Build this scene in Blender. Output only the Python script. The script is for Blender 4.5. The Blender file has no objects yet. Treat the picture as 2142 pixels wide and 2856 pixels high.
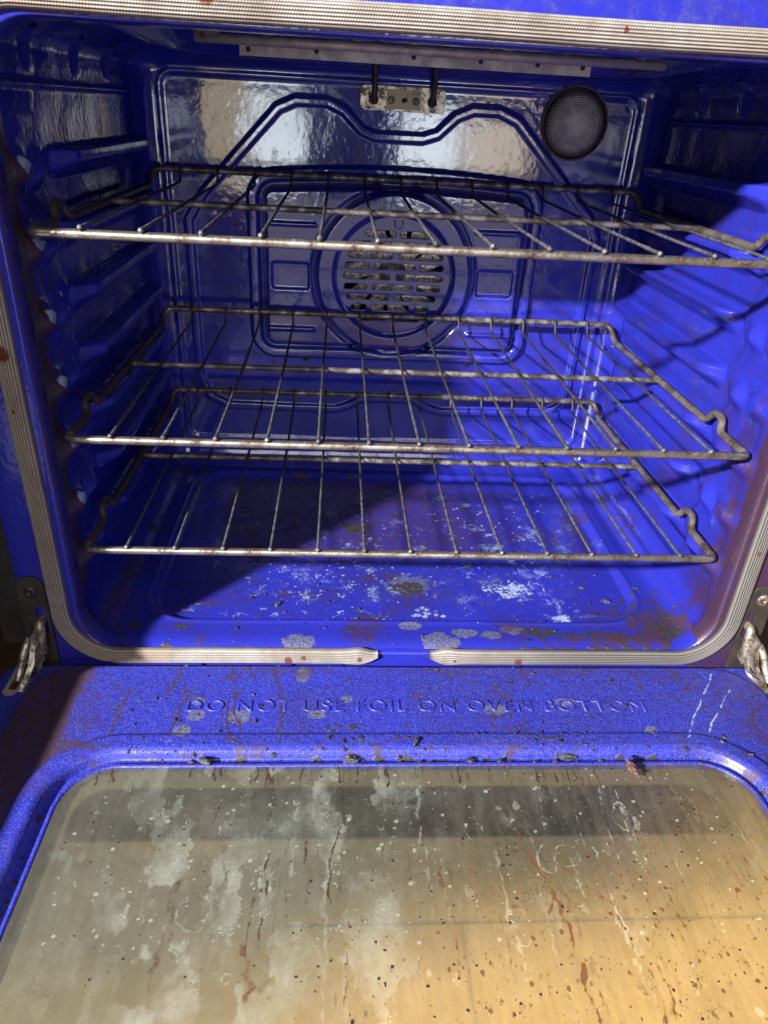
import bpy, math, random
import numpy as np
from mathutils import Matrix, Vector, Euler

sc = bpy.context.scene
C = sc.collection
random.seed(4)

# ---------------------------------------------------------------- camera
cam_d = bpy.data.cameras.new('camera')
cam = bpy.data.objects.new('camera', cam_d)
C.objects.link(cam)
R3 = Matrix(((0.997412, -0.019234, -0.069277), (-0.051009, 0.489748, -0.870371), (0.050669, 0.871652, 0.487499)))
cam.matrix_world = Matrix.Translation((-0.07297, -0.57390, 0.52282)) @ R3.to_4x4()
cam_d.sensor_fit = 'VERTICAL'
cam_d.sensor_height = 36.0
cam_d.sensor_width = 36.0
cam_d.lens = 25.249
cam_d.clip_start = 0.01
cam_d.clip_end = 100.0
sc.camera = cam

# ---------------------------------------------------------------- world, lamps, exposure
w = bpy.data.worlds.new('World')
sc.world = w
w.use_nodes = True
w.node_tree.nodes['Background'].inputs[0].default_value = (1.0, 0.82, 0.95, 1)
w.node_tree.nodes['Background'].inputs[1].default_value = 0.07

def look(o, target):
    d = Vector(target) - o.location
    o.rotation_euler = d.to_track_quat('-Z', 'Y').to_euler()

def area(name, loc, target, sx, sy, power, col):
    l = bpy.data.lights.new(name, 'AREA')
    l.shape = 'RECTANGLE'
    l.size = sx
    l.size_y = sy
    l.energy = power
    l.color = col
    o = bpy.data.objects.new(name, l)
    C.objects.link(o)
    o.location = loc
    look(o, target)
    return o

KD = Vector((1.05, 1.0, -0.75)).normalized()
key = area('key_lamp', Vector((0.0, -0.1, 0.15)) - KD * 5.0, (0.0, -0.1, 0.15), 0.17, 0.17, 1180.0, (1.0, 0.97, 0.93))
area('window_light', (-0.38, -2.5, 0.38), (-0.2, 0.4, 0.5), 0.27, 0.40, 3.6, (0.86, 0.95, 1.0))
area('wall_light', (-0.65, -2.5, 0.40), (-0.2, 0.4, 0.5), 0.25, 0.52, 1.5, (1.0, 0.83, 0.42))
area('far_window_light', (0.36, -2.5, 0.36), (0.1, 0.4, 0.5), 0.30, 0.34, 3.8, (0.86, 0.94, 1.0))
area('far_wall_light', (0.68, -2.5, 0.36), (0.1, 0.4, 0.5), 0.30, 0.34, 2.2, (1.0, 0.86, 0.62))
area('low_light', (0.20, -2.5, -0.18), (0.0, 0.4, 0.35), 1.4, 0.62, 2.6, (1.0, 0.93, 0.85))
area('soft_fill', (-0.15, -1.7, 1.55), (0.0, 0.2, 0.1), 1.3, 0.7, 15.0, (1.0, 0.96, 0.92))  # added soft fill that lifts the oven interior

sc.view_settings.view_transform = 'Standard'
sc.view_settings.look = 'None'
sc.view_settings.exposure = 0.0
sc.view_settings.gamma = 1.0
sc.view_settings.use_curve_mapping = False
sc.render.engine = 'CYCLES'
sc.cycles.max_bounces = 10
sc.cycles.transparent_max_bounces = 12
sc.cycles.sample_clamp_indirect = 4.0

# ---------------------------------------------------------------- stain positions (metres, on their own surfaces)
FL_WHITE=[(0.1292,0.0922,0.026,0.016),(0.0311,0.0498,0.017,0.009),(0.1086,0.2325,0.02,0.014),(0.0724,0.2372,0.01,0.008),(0.1777,0.0414,0.012,0.01),(0.1529,0.1257,0.012,0.016),(-0.0289,0.136,0.012,0.014),(-0.0258,0.0759,0.012,0.02),(-0.1128,0.1242,0.018,0.02),(-0.1026,0.0745,0.014,0.02),(-0.2084,0.1413,0.006,0.012),(-0.2228,0.0572,0.016,0.012),(-0.1524,0.3255,0.01,0.012),(-0.1691,0.2345,0.006,0.012),(0.1057,0.2957,0.012,0.01),(0.128,0.1872,0.02,0.016),(0.187,0.2233,0.02,0.02),(0.2049,0.0459,0.02,0.008),(0.2639,0.1913,0.01,0.02),(0.0297,0.1735,0.02,0.012),(-0.0503,0.1818,0.012,0.014),(0.1703,0.2917,0.014,0.01),(-0.0853,0.2141,0.016,0.012),(-0.004,0.0941,0.012,0.012)]
FL_DARK=[(0.0146,0.0944,0.019,0.013),(-0.0437,0.2272,0.024,0.013),(-0.1324,0.2183,0.006,0.005),(0.1037,0.2824,0.006,0.006)]
FL_BROWN=[(-0.2043,0.0641,0.022,0.016),(0.3314,0.0648,0.03,0.05),(0.3273,0.1008,0.02,0.04),(0.3325,0.0313,0.03,0.02),(0.2666,0.0225,0.06,0.01),(-0.2989,0.1198,0.02,0.05),(-0.3019,0.0542,0.02,0.06),(-0.0295,0.1166,0.01,0.014)]
LIP_GREY=[(-0.1046,-0.0074,0.016,0.011),(0.0367,-0.006,0.018,0.014),(0.064,0.0084,0.013,0.008),(0.1163,0.0136,0.015,0.007),(0.008,0.0184,0.012,0.006),(0.0911,0.005,0.011,0.006)]
LIP_DARK=[(0.1438,0.0109,0.02,0.01),(-0.2364,-0.0102,0.006,0.004),(-0.2266,0.016,0.006,0.007),(-0.0539,0.0122,0.007,0.005),(-0.273,0.0169,0.007,0.008),(0.1795,0.006,0.03,0.004)]
STREAK_W=[[(0.1498,0.1506),(0.1564,0.1048),(0.1713,0.0664),(0.1806,0.0333)],[(0.1701,0.1511),(0.1679,0.1069),(0.1808,0.0623)],[(0.1716,0.0885),(0.1799,0.0496),(0.1857,0.0334)]]
D_RED=[[(-0.2592,-0.0656),(-0.2588,-0.0787),(-0.2602,-0.0919),(-0.2617,-0.1057),(-0.2624,-0.1217)],[(-0.2185,-0.0351),(-0.2177,-0.0481),(-0.2217,-0.0581),(-0.2215,-0.0715)],[(-0.2096,-0.0593),(-0.2045,-0.0774),(-0.2065,-0.089),(-0.2075,-0.1003),(-0.2104,-0.1218)],[(-0.1676,-0.0302),(-0.1677,-0.0465),(-0.1584,-0.0683),(-0.167,-0.0832),(-0.1639,-0.1059),(-0.1582,-0.1272)],[(-0.1595,-0.0702),(-0.162,-0.089),(-0.1529,-0.1059),(-0.1511,-0.1272)],[(-0.1542,-0.0301),(-0.1472,-0.0413),(-0.1446,-0.0496)],[(-0.1284,-0.0332),(-0.1233,-0.0527),(-0.1196,-0.0682),(-0.1168,-0.0947),(-0.1178,-0.1141),(-0.116,-0.1274)],[(0.1138,-0.0317),(0.1171,-0.0484),(0.1181,-0.0581)],[(0.0979,-0.1146),(0.099,-0.1282)],[(-0.1219,-0.0713),(-0.1168,-0.0832)],[(0.2209,-0.031),(0.2267,-0.0479),(0.2277,-0.0642)],[(0.2688,-0.0376),(0.2747,-0.0576),(0.2827,-0.0608)],[(0.328,-0.0827),(0.3202,-0.1066),(0.3212,-0.129)]]
D_GREY=[(-0.2012,-0.1166,0.0085,0.0085),(-0.1915,-0.0975,0.008,0.007),(-0.0848,-0.0965,0.009,0.006),(-0.1546,-0.0992,0.012,0.009),(-0.0997,-0.0429,0.007,0.012),(0.0793,-0.0901,0.012,0.007),(0.1453,-0.0805,0.007,0.005),(0.1518,-0.0811,0.006,0.005),(0.2177,-0.1166,0.007,0.006),(-0.1924,-0.0803,0.007,0.005),(-0.0575,-0.0772,0.006,0.005)]
D_DARK=[(0.0897,-0.0708,0.012,0.015),(0.0806,-0.1062,0.022,0.022),(0.0589,-0.0539,0.012,0.003),(0.0076,-0.074,0.01,0.006),(-0.0136,-0.1277,0.02,0.003),(-0.149,-0.1283,0.02,0.003),(0.1177,-0.1282,0.02,0.003),(-0.1981,-0.0715,0.01,0.006),(-0.1694,-0.0497,0.01,0.006),(0.1801,-0.0313,0.05,0.006),(-0.0659,-0.1142,0.03,0.006)]
D_SCR=[[(0.3084,-0.0408),(0.2877,-0.0703),(0.2663,-0.0978),(0.247,-0.1271)],[(0.3165,-0.0639),(0.2952,-0.0888),(0.2802,-0.1065),(0.2688,-0.1244)]]
D_BROWN=[(-0.3184,-0.0834,0.05,0.08),(-0.3192,-0.1464,0.04,0.09),(-0.3014,-0.0596,0.03,0.04),(0.3251,-0.0703,0.05,0.05),(0.3212,-0.129,0.03,0.08),(0.266,-0.0444,0.06,0.02),(-0.2795,-0.1057,0.02,0.03),(-0.1243,-0.0398,0.08,0.012),(0.0382,-0.0389,0.09,0.01),(0.1498,-0.0383,0.08,0.012)]
G_RUST=[(0.0045,1,[(0.0897,-0.2665),(0.0911,-0.2784),(0.0937,-0.2883),(0.0926,-0.3055),(0.093,-0.3203),(0.0928,-0.3343),(0.0947,-0.349)]),(0.0035,0.9,[(0.0721,-0.2132),(0.0751,-0.2293),(0.0808,-0.2428),(0.0855,-0.2522),(0.087,-0.2664),(0.0814,-0.2816)]),(0.0028,0.8,[(0.1382,-0.3156),(0.1401,-0.3243),(0.1412,-0.3356),(0.1368,-0.3519)]),(0.003,0.8,[(0.1432,-0.3133),(0.1472,-0.3245),(0.1488,-0.3358),(0.1442,-0.3503)]),(0.006,0.9,[(0.01,-0.2454),(0.0093,-0.2598)]),(0.004,0.6,[(0.0038,-0.2784),(0.0039,-0.2912),(0.0082,-0.2945)]),(0.0018,1,[(-0.0611,-0.1969),(-0.0646,-0.2154),(-0.0707,-0.2348),(-0.0711,-0.2531),(-0.0716,-0.2652),(-0.0683,-0.2737)]),(0.0025,0.5,[(-0.0431,-0.2871),(-0.0406,-0.3026),(-0.0397,-0.3171),(-0.0359,-0.3311),(-0.038,-0.3441)]),(0.006,0.8,[(-0.1291,-0.2991),(-0.1237,-0.3094),(-0.1204,-0.3235),(-0.1218,-0.3315)]),(0.0014,0.8,[(-0.1422,-0.2411),(-0.1434,-0.2518),(-0.1476,-0.2604)]),(0.0016,0.7,[(-0.1199,-0.2303),(-0.1215,-0.2486),(-0.1234,-0.2676),(-0.124,-0.2854)]),(0.0012,0.9,[(0.2282,-0.2002),(0.2271,-0.2152),(0.2286,-0.2295),(0.228,-0.2433),(0.2259,-0.2527)]),(0.0014,0.8,[(0.1971,-0.2613),(0.1961,-0.2788),(0.1952,-0.2953),(0.1928,-0.3109),(0.1879,-0.334)]),(0.0015,0.8,[(0.225,-0.2618),(0.2215,-0.2793),(0.2215,-0.2959),(0.2183,-0.3114)]),(0.002,0.7,[(0.2357,-0.251),(0.2351,-0.2796),(0.2328,-0.2961)]),(0.0012,0.9,[(0.1527,-0.2344),(0.1537,-0.2515),(0.159,-0.2607),(0.1554,-0.2746)]),(0.0012,0.6,[(0.1543,-0.2496),(0.1463,-0.264),(0.1487,-0.2745)]),(0.0018,0.6,[(0.1692,-0.2783),(0.169,-0.2948),(0.1705,-0.3103),(0.1691,-0.3279)]),(0.003,0.5,[(0.0009,-0.1911),(0.0057,-0.2164),(0.0079,-0.2435)]),(0.0016,0.8,[(-0.1161,-0.1572),(-0.1142,-0.1721)]),(0.0014,0.8,[(-0.137,-0.157),(-0.1362,-0.1719)]),(0.0016,0.8,[(-0.0955,-0.1573),(-0.0955,-0.1745)]),(0.0014,0.8,[(-0.0599,-0.1576),(-0.061,-0.1726)]),(0.0014,0.8,[(-0.0246,-0.1564),(-0.0262,-0.1729)]),(0.002,0.9,[(0.0775,-0.1556),(0.0779,-0.1691),(0.0768,-0.1875)]),(0.002,0.8,[(0.1602,-0.1577),(0.1602,-0.1698)]),(0.0016,0.9,[(0.1275,-0.156),(0.1264,-0.1742)]),(0.0012,0.9,[(0.2367,-0.1582),(0.2334,-0.1752),(0.2332,-0.1891),(0.2287,-0.2024)]),(0.004,0.4,[(-0.0274,-0.334),(-0.0227,-0.3476)]),(0.003,0.5,[(0.0522,-0.2552),(0.0498,-0.276)]),(0.002,0.6,[(-0.0059,-0.2942),(-0.0128,-0.3178),(-0.0117,-0.337)]),(0.003,0.5,[(-0.0561,-0.3305),(-0.0478,-0.3413)]),(0.006,0.45,[(-0.183,-0.3081),(-0.177,-0.3221),(-0.1839,-0.3402)]),(0.004,0.5,[(-0.2151,-0.3265),(-0.2072,-0.3396)]),(0.0015,0.6,[(0.058,-0.3195),(0.0694,-0.3226)]),(0.0012,0.6,[(-0.2172,-0.2488),(-0.2163,-0.2557)]),(0.0015,0.5,[(-0.206,-0.2055),(-0.2052,-0.2214),(-0.2006,-0.2328)])]
G_RING=[(0.0399,-0.2136,0.0075,0.01,1),(0.0908,-0.238,0.0085,0.011,1),(0.106,-0.265,0.007,0.013,0.9),(0.1615,-0.2037,0.009,0.013,1),(0.106,-0.2367,0.011,0.009,1),(0.122,-0.2347,0.011,0.011,1),(-0.0556,-0.2868,0.01,0.013,0.9),(0.0576,-0.2902,0.012,0.013,0.7),(0.046,-0.2328,0.01,0.01,0.7),(0.1631,-0.2403,0.004,0.006,1),(0.1137,-0.309,0.01,0.012,0.5),(0.1908,-0.3047,0.01,0.012,0.5),(-0.131,-0.252,0.007,0.009,0.9),(-0.2509,-0.205,0.004,0.006,0.9),(-0.2189,-0.2094,0.004,0.007,0.9),(-0.2049,-0.1952,0.004,0.004,0.8),(-0.1728,-0.1577,0.004,0.003,1),(-0.2589,-0.3006,0.006,0.006,0.5),(-0.2078,-0.3017,0.006,0.005,0.8),(-0.1642,-0.275,0.012,0.014,0.8),(-0.1369,-0.1853,0.005,0.006,0.9),(-0.1966,-0.2329,0.004,0.005,0.8),(-0.271,-0.2792,0.004,0.004,0.7),(-0.092,-0.3044,0.008,0.01,0.7),(-0.0119,-0.2121,0.005,0.005,0.7),(0.1137,-0.2259,0.004,0.004,0.8),(0.1366,-0.2603,0.006,0.008,0.8)]
G_TAIL=[(0.0025,[(0.0399,-0.2002),(0.0404,-0.2107)]),(0.003,[(0.0999,-0.174),(0.0956,-0.2008),(0.0922,-0.2295)]),(0.004,[(0.1233,-0.1742),(0.1226,-0.2011),(0.1209,-0.23)]),(0.003,[(0.15,-0.1744),(0.1453,-0.2014),(0.1437,-0.2342),(0.1456,-0.2495)]),(0.003,[(0.1618,-0.1745),(0.1615,-0.1928),(0.1597,-0.2143),(0.1571,-0.2421)]),(0.003,[(0.1041,-0.2031),(0.105,-0.2177),(0.1049,-0.2317)]),(0.0035,[(-0.0736,-0.2422),(-0.0743,-0.26),(-0.0726,-0.2833)]),(0.003,[(-0.1142,-0.1721),(-0.1111,-0.1984),(-0.1061,-0.2342)]),(0.006,[(-0.0951,-0.1813),(-0.097,-0.215),(-0.1015,-0.2525)]),(0.004,[(0.0719,-0.1737),(0.0712,-0.1962),(0.0777,-0.2173),(0.0804,-0.2294)])]
G_WHITE=[(-0.1172,-0.2226,0.035,0.05,0.8),(-0.133,-0.2624,0.03,0.03,0.7),(-0.0916,-0.2527,0.04,0.05,0.7),(-0.1163,-0.3009,0.05,0.06,0.7),(-0.0882,-0.3216,0.06,0.06,0.8),(-0.1504,-0.3281,0.04,0.05,0.5),(-0.0619,-0.296,0.03,0.04,0.7),(0.0058,-0.2751,0.02,0.03,0.5),(-0.155,-0.1979,0.02,0.03,0.4),(-0.1129,-0.1899,0.03,0.03,0.7),(0.0576,-0.2902,0.012,0.012,1),(-0.0676,-0.3382,0.06,0.04,0.8),(0.086,-0.3286,0.05,0.06,0.3),(0.0247,-0.3187,0.04,0.04,0.35),(-0.1432,-0.2337,0.02,0.02,0.6),(-0.2632,-0.3005,0.03,0.04,0.5)]
FR_BROWN=[(0.3151,0.222,0.006,0.06),(0.3208,0.1451,0.006,0.06)]
W_BROWN=[(-0.0046,0.2481,0.012,0.05),(-0.0227,0.1745,0.012,0.05),(-0.0234,0.1268,0.02,0.03)]
CR_FLOOR=[(-0.132,0.0612,0.007),(-0.0673,0.144,0.006),(-0.1616,0.1475,0.007),(0.0897,0.142,0.009),(-0.0443,0.0519,0.005),(-0.0248,0.0384,0.004),(0.1855,0.1216,0.005),(0.1689,0.146,0.004),(0.0771,0.1031,0.003),(0.2153,0.0985,0.006),(0.276,0.0906,0.006),(0.3033,0.1494,0.005),(0.2179,0.0461,0.005),(-0.1235,0.0466,0.004),(-0.1959,0.1175,0.004),(0.3089,0.2334,0.007),(-0.0471,0.0381,0.004),(0.1229,0.0876,0.004),(0.2358,0.0719,0.008)]
CR_RIM=[(-0.1758,-0.1487,0.008),(-0.0552,-0.146,0.012),(0.0009,-0.1341,0.008),(0.1822,-0.1568,0.014),(0.0478,-0.147,0.008),(0.1324,-0.1429,0.01),(-0.1204,-0.1416,0.006),(-0.1866,-0.1413,0.005),(-0.1883,-0.1462,0.005),(0.0723,-0.1487,0.005),(0.1206,-0.149,0.004),(0.1618,-0.1472,0.005),(-0.0657,-0.1528,0.004),(0.0795,-0.1527,0.005)]


# ---------------------------------------------------------------- numpy noise
def hash2(ix, iy, seed):
    h = (ix.astype(np.int64) * 374761393 + iy.astype(np.int64) * 668265263 + seed * 974634777) & 0xffffffff
    h = ((h ^ (h >> 13)) * 1274126177) & 0xffffffff
    h = h ^ (h >> 16)
    return (h & 0xffffff) / float(0xffffff)

def vnoise(x, y, seed=0):
    ix = np.floor(x); iy = np.floor(y)
    fx = x - ix; fy = y - iy
    fx = fx * fx * (3 - 2 * fx); fy = fy * fy * (3 - 2 * fy)
    a = hash2(ix, iy, seed); b = hash2(ix + 1, iy, seed)
    c = hash2(ix, iy + 1, seed); d = hash2(ix + 1, iy + 1, seed)
    return (a * (1 - fx) + b * fx) * (1 - fy) + (c * (1 - fx) + d * fx) * fy

def fbm(x, y, seed=0, octs=4):
    s = 0; a = 0.5; t = 0
    for i in range(octs):
        s = s + a * vnoise(x, y, seed + i * 17); t += a
        x = x * 2.03; y = y * 2.03; a *= 0.55
    return s / t

def sstep(a, b, x):
    t = np.clip((x - a) / (b - a), 0, 1)
    return t * t * (3 - 2 * t)

class Paint:
    """stain masks over a regular grid: r crust, g white residue, b brown grease, a grey film"""
    def __init__(s, A, B):
        s.A = A; s.B = B
        s.AA, s.BB = np.meshgrid(A, B)
        s.ch = np.zeros(s.AA.shape + (4,))
    def win(s, a0, a1, b0, b1):
        i0 = max(0, np.searchsorted(s.A, a0) - 1); i1 = min(len(s.A), np.searchsorted(s.A, a1) + 1)
        j0 = max(0, np.searchsorted(s.B, b0) - 1); j1 = min(len(s.B), np.searchsorted(s.B, b1) + 1)
        return (slice(j0, j1), slice(i0, i1))
    def put(s, sl, c, m, mode='max'):
        if mode == 'max': s.ch[sl + (c,)] = np.maximum(s.ch[sl + (c,)], m)
        elif mode == 'sub': s.ch[sl + (c,)] = s.ch[sl + (c,)] * (1 - np.clip(m, 0, 1))
        else: s.ch[sl + (c,)] += m
    def blob(s, c, a, b, ra, rb, k=1.0, wob=0.5, freq=160, speck=0.0, soft=0.3, mode='max', seed=None):
        sl = s.win(a - ra * 1.8, a + ra * 1.8, b - rb * 1.8, b + rb * 1.8)
        X = s.AA[sl]; Y = s.BB[sl]
        if X.size == 0: return
        seed = random.randint(0, 9999) if seed is None else seed
        d = np.sqrt(((X - a) / ra) ** 2 + ((Y - b) / rb) ** 2)
        d = d + (fbm(X * freq, Y * freq, seed) - 0.5) * 2 * wob
        m = 1 - sstep(1 - soft, 1 + soft * 0.4, d)
        if speck > 0:
            m = m * sstep(speck - 0.12, speck + 0.12, fbm(X * 420, Y * 420, seed + 5, 2))
        s.put(sl, c, m * k, mode)
    def line(s, c, pts, wd, k=1.0, wob=0.4, broken=0.0, freq=300, soft=0.5):
        seed = random.randint(0, 9999)
        pts = [np.array(p[:2], float) for p in pts]
        for i in range(len(pts) - 1):
            p, q = pts[i], pts[i + 1]
            pad = wd * 4 + 0.003
            sl = s.win(min(p[0], q[0]) - pad, max(p[0], q[0]) + pad, min(p[1], q[1]) - pad, max(p[1], q[1]) + pad)
            X = s.AA[sl]; Y = s.BB[sl]
            if X.size == 0: continue
            X2 = X + (fbm(X * 120, Y * 120, seed + 3, 2) - 0.5) * wd * 2.4 * wob + (vnoise(X * 60, Y * 60, seed + 4) - .5) * 0.003 * wob
            v = q - p; L2 = max(v @ v, 1e-12)
            t = np.clip(((X2 - p[0]) * v[0] + (Y - p[1]) * v[1]) / L2, 0, 1)
            d = np.hypot(X2 - p[0] - t * v[0], Y - p[1] - t * v[1]) / (wd * 0.5)
            d = d + (fbm(X * freq, Y * freq, seed, 3) - 0.5) * 2 * wob
            m = 1 - sstep(1 - soft, 1 + soft, d)
            if broken > 0:
                m = m * sstep(broken - 0.15, broken + 0.15, vnoise(X * 140, Y * 140, seed + 9))
            s.put(sl, c, m * k)
    def ring(s, c, a, b, ra, rb, k=1.0, wob=0.35, fill=0.35, th=0.10):
        sl = s.win(a - ra * 1.7, a + ra * 1.7, b - rb * 1.7, b + rb * 1.7)
        X = s.AA[sl]; Y = s.BB[sl]
        if X.size == 0: return
        seed = random.randint(0, 9999)
        nar = 1 + 0.35 * sstep(-0.3, 1.0, (Y - b) / rb)
        d = np.sqrt(((X - a) / ra * nar) ** 2 + ((Y - b) / rb) ** 2) + (fbm(X * 140, Y * 140, seed, 3) - 0.5) * 2 * wob
        m = np.exp(-((d - 1) / th) ** 2) * k * (0.25 + 1.1 * vnoise(X * 170, Y * 170, seed + 8))
        m = np.maximum(m, (d < 1) * fill * k)
        s.put(sl, c, m)
    def specks(s, c, a0, a1, b0, b1, n, r0, r1, k=1.0, el=1.0):
        for i in range(n):
            a = random.uniform(a0, a1); b = random.uniform(b0, b1)
            r = r0 + (r1 - r0) * random.random() ** 3
            s.blob(c, a, b, r, r * el, k=k * random.uniform(0.6, 1), wob=0.25, freq=500, soft=0.35)
    def noisy(s, c, freq, lo, hi, k, seed, a_scale=1.0, octs=4, region=None):
        m = sstep(lo, hi, fbm(s.AA * freq * a_scale, s.BB * freq, seed, octs)) * k
        if region is not None: m = m * region
        s.ch[..., c] = np.maximum(s.ch[..., c], m)

# ---------------------------------------------------------------- object helpers
def link(o, parent=None):
    C.objects.link(o)
    if parent is not None: o.parent = parent
    return o

def tag(o, label=None, cat=None, group=None, kind=None):
    if label: o['label'] = label
    if cat: o['category'] = cat
    if group: o['group'] = group
    if kind: o['kind'] = kind
    return o

def empty(name, loc=(0, 0, 0), rot=(0, 0, 0)):
    o = bpy.data.objects.new(name, None)
    o.empty_display_size = 0.05
    o.location = loc
    o.rotation_euler = rot
    return link(o)

def np_mesh(name, V, Q, mat, parent=None, smooth=True, dirt=None, extra=None):
    V = np.asarray(V, dtype=np.float32).reshape(-1, 3)
    Q = np.asarray(Q, dtype=np.int32)
    me = bpy.data.meshes.new(name)
    me.vertices.add(len(V))
    me.vertices.foreach_set('co', V.ravel())
    n = len(Q)
    me.loops.add(n * 4)
    me.loops.foreach_set('vertex_index', Q.ravel())
    me.polygons.add(n)
    me.polygons.foreach_set('loop_start', np.arange(0, n * 4, 4, dtype=np.int32))
    me.polygons.foreach_set('loop_total', np.full(n, 4, dtype=np.int32))
    me.update(calc_edges=True)
    me.polygons.foreach_set('use_smooth', np.full(n, smooth))
    a = me.color_attributes.new('dirt', 'FLOAT_COLOR', 'POINT')
    if dirt is None: dirt = np.zeros((len(V), 4))
    a.data.foreach_set('color', np.clip(np.asarray(dirt, dtype=np.float32), 0, 1).ravel())
    if extra is not None:
        b = me.color_attributes.new('strand', 'FLOAT_COLOR', 'POINT')
        b.data.foreach_set('color', np.asarray(extra, dtype=np.float32).ravel())
    me.materials.append(mat)
    o = bpy.data.objects.new(name, me)
    return link(o, parent)

def grid(name, A, B, fn, mat, parent=None, keep=None, dirt=None, flip=False, smooth=True):
    AA, BB = np.meshgrid(A, B)
    V = np.stack(fn(AA, BB), axis=-1).reshape(-1, 3)
    m, n = AA.shape
    idx = np.arange(m * n).reshape(m, n)
    Q = np.stack([idx[:-1, :-1], idx[:-1, 1:], idx[1:, 1:], idx[1:, :-1]], axis=-1).reshape(-1, 4)
    if flip: Q = Q[:, ::-1]
    if keep is not None:
        K = keep(AA, BB).ravel()
        Q = Q[K[Q].all(axis=1)]
    used = np.zeros(m * n, bool); used[Q.ravel()] = True
    rem = np.cumsum(used) - 1
    D = None if dirt is None else dirt.reshape(-1, 4)[used]
    return np_mesh(name, V[used], rem[Q], mat, parent, smooth, D)

def round_path(pts, r, seg=5, closed=False):
    out = []
    n = len(pts)
    P = [Vector(p) for p in pts]
    R = r if isinstance(r, (list, tuple)) else [r] * n
    for i in range(n):
        if not closed and i in (0, n - 1):
            out.append(P[i]); continue
        a, b, c = P[i - 1], P[i], P[(i + 1) % n]
        rr = min(R[i], (a - b).length * 0.48, (c - b).length * 0.48)
        if rr <= 1e-6: out.append(b); continue
        s = b + (a - b).normalized() * rr
        e = b + (c - b).normalized() * rr
        for k in range(seg + 1):
            t = k / seg
            out.append(s * (1 - t) ** 2 + b * 2 * t * (1 - t) + e * t * t)
    return out

def tube_vq(path, rad, nseg=10, closed=False, caps=True, jit=0.0):
    P = [Vector(p) for p in path]
    n = len(P)
    V = []; Q = []
    up = None
    for i in range(n):
        if closed: t = (P[(i + 1) % n] - P[i - 1])
        else: t = P[min(i + 1, n - 1)] - P[max(i - 1, 0)]
        t.normalize()
        if up is None:
            up = Vector((0, 0, 1)) if abs(t.z) < 0.9 else Vector((0, 1, 0))
        up = (up - t * up.dot(t)).normalized()
        sd = t.cross(up)
        r = rad(i / (n - 1)) if callable(rad) else rad
        for k in range(nseg):
            a = 2 * math.pi * k / nseg
            rj = r * (1 + random.uniform(-jit, jit))
            V.append(P[i] + up * math.cos(a) * rj + sd * math.sin(a) * rj)
    rings = n if closed else n - 1
    for i in range(rings):
        j = (i + 1) % n
        for k in range(nseg):
            k2 = (k + 1) % nseg
            Q.append((i * nseg + k, i * nseg + k2, j * nseg + k2, j * nseg + k))
    if caps and not closed:
        for i, sgn in ((0, 1), (n - 1, -1)):
            b = len(V)
            V.append(P[i])
            for k in range(0, nseg, 2):
                q = (b, i * nseg + (k + 2) % nseg, i * nseg + (k + 1) % nseg, i * nseg + k)
                Q.append(q if sgn > 0 else q[::-1])
    return [tuple(v) for v in V], Q

class MB:
    def __init__(s): s.V = []; s.Q = []
    def add(s, V, Q):
        b = len(s.V); s.V += [tuple(v) for v in V]; s.Q += [tuple(i + b for i in q) for q in Q]
        return s
    def tube(s, *a, **k): return s.add(*tube_vq(*a, **k))
    def box(s, c, h, rot=None, bev=0.0):
        cx, cy, cz = c
        M = Euler(rot).to_matrix() if rot else None
        V = []
        for sx in (-1, 1):
            for sy in (-1, 1):
                for sz in (-1, 1):
                    v = Vector((sx * h[0], sy * h[1], sz * h[2]))
                    if M: v = M @ v
                    V.append((v.x + cx, v.y + cy, v.z + cz))
        return s.add(V, [(0, 1, 3, 2), (4, 6, 7, 5), (0, 4, 5, 1), (2, 3, 7, 6), (0, 2, 6, 4), (1, 5, 7, 3)])
    def build(s, name, mat, parent=None, smooth=True, bevel=0.0):
        o = np_mesh(name, s.V, s.Q, mat, parent, smooth)
        if bevel:
            m = o.modifiers.new('bevel', 'BEVEL'); m.width = bevel; m.segments = 2; m.limit_method = 'ANGLE'
            m.angle_limit = math.radians(40)
        if smooth and bevel:
            pass
        return o

def lathe(name, prof, mat, parent, center, axis='Y', n=48, dirt=None):
    V = []; Q = []
    for (r, h) in prof:
        for k in range(n):
            a = 2 * math.pi * k / n
            u, v = r * math.cos(a), r * math.sin(a)
            if axis == 'Y': V.append((center[0] + u, center[1] + h, center[2] + v))
            elif axis == 'Z': V.append((center[0] + u, center[1] + v, center[2] + h))
            else: V.append((center[0] + h, center[1] + u, center[2] + v))
    for i in range(len(prof) - 1):
        for k in range(n):
            k2 = (k + 1) % n
            Q.append((i * n + k, i * n + k2, (i + 1) * n + k2, (i + 1) * n + k))
    return np_mesh(name, V, Q, mat, parent, True)

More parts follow.
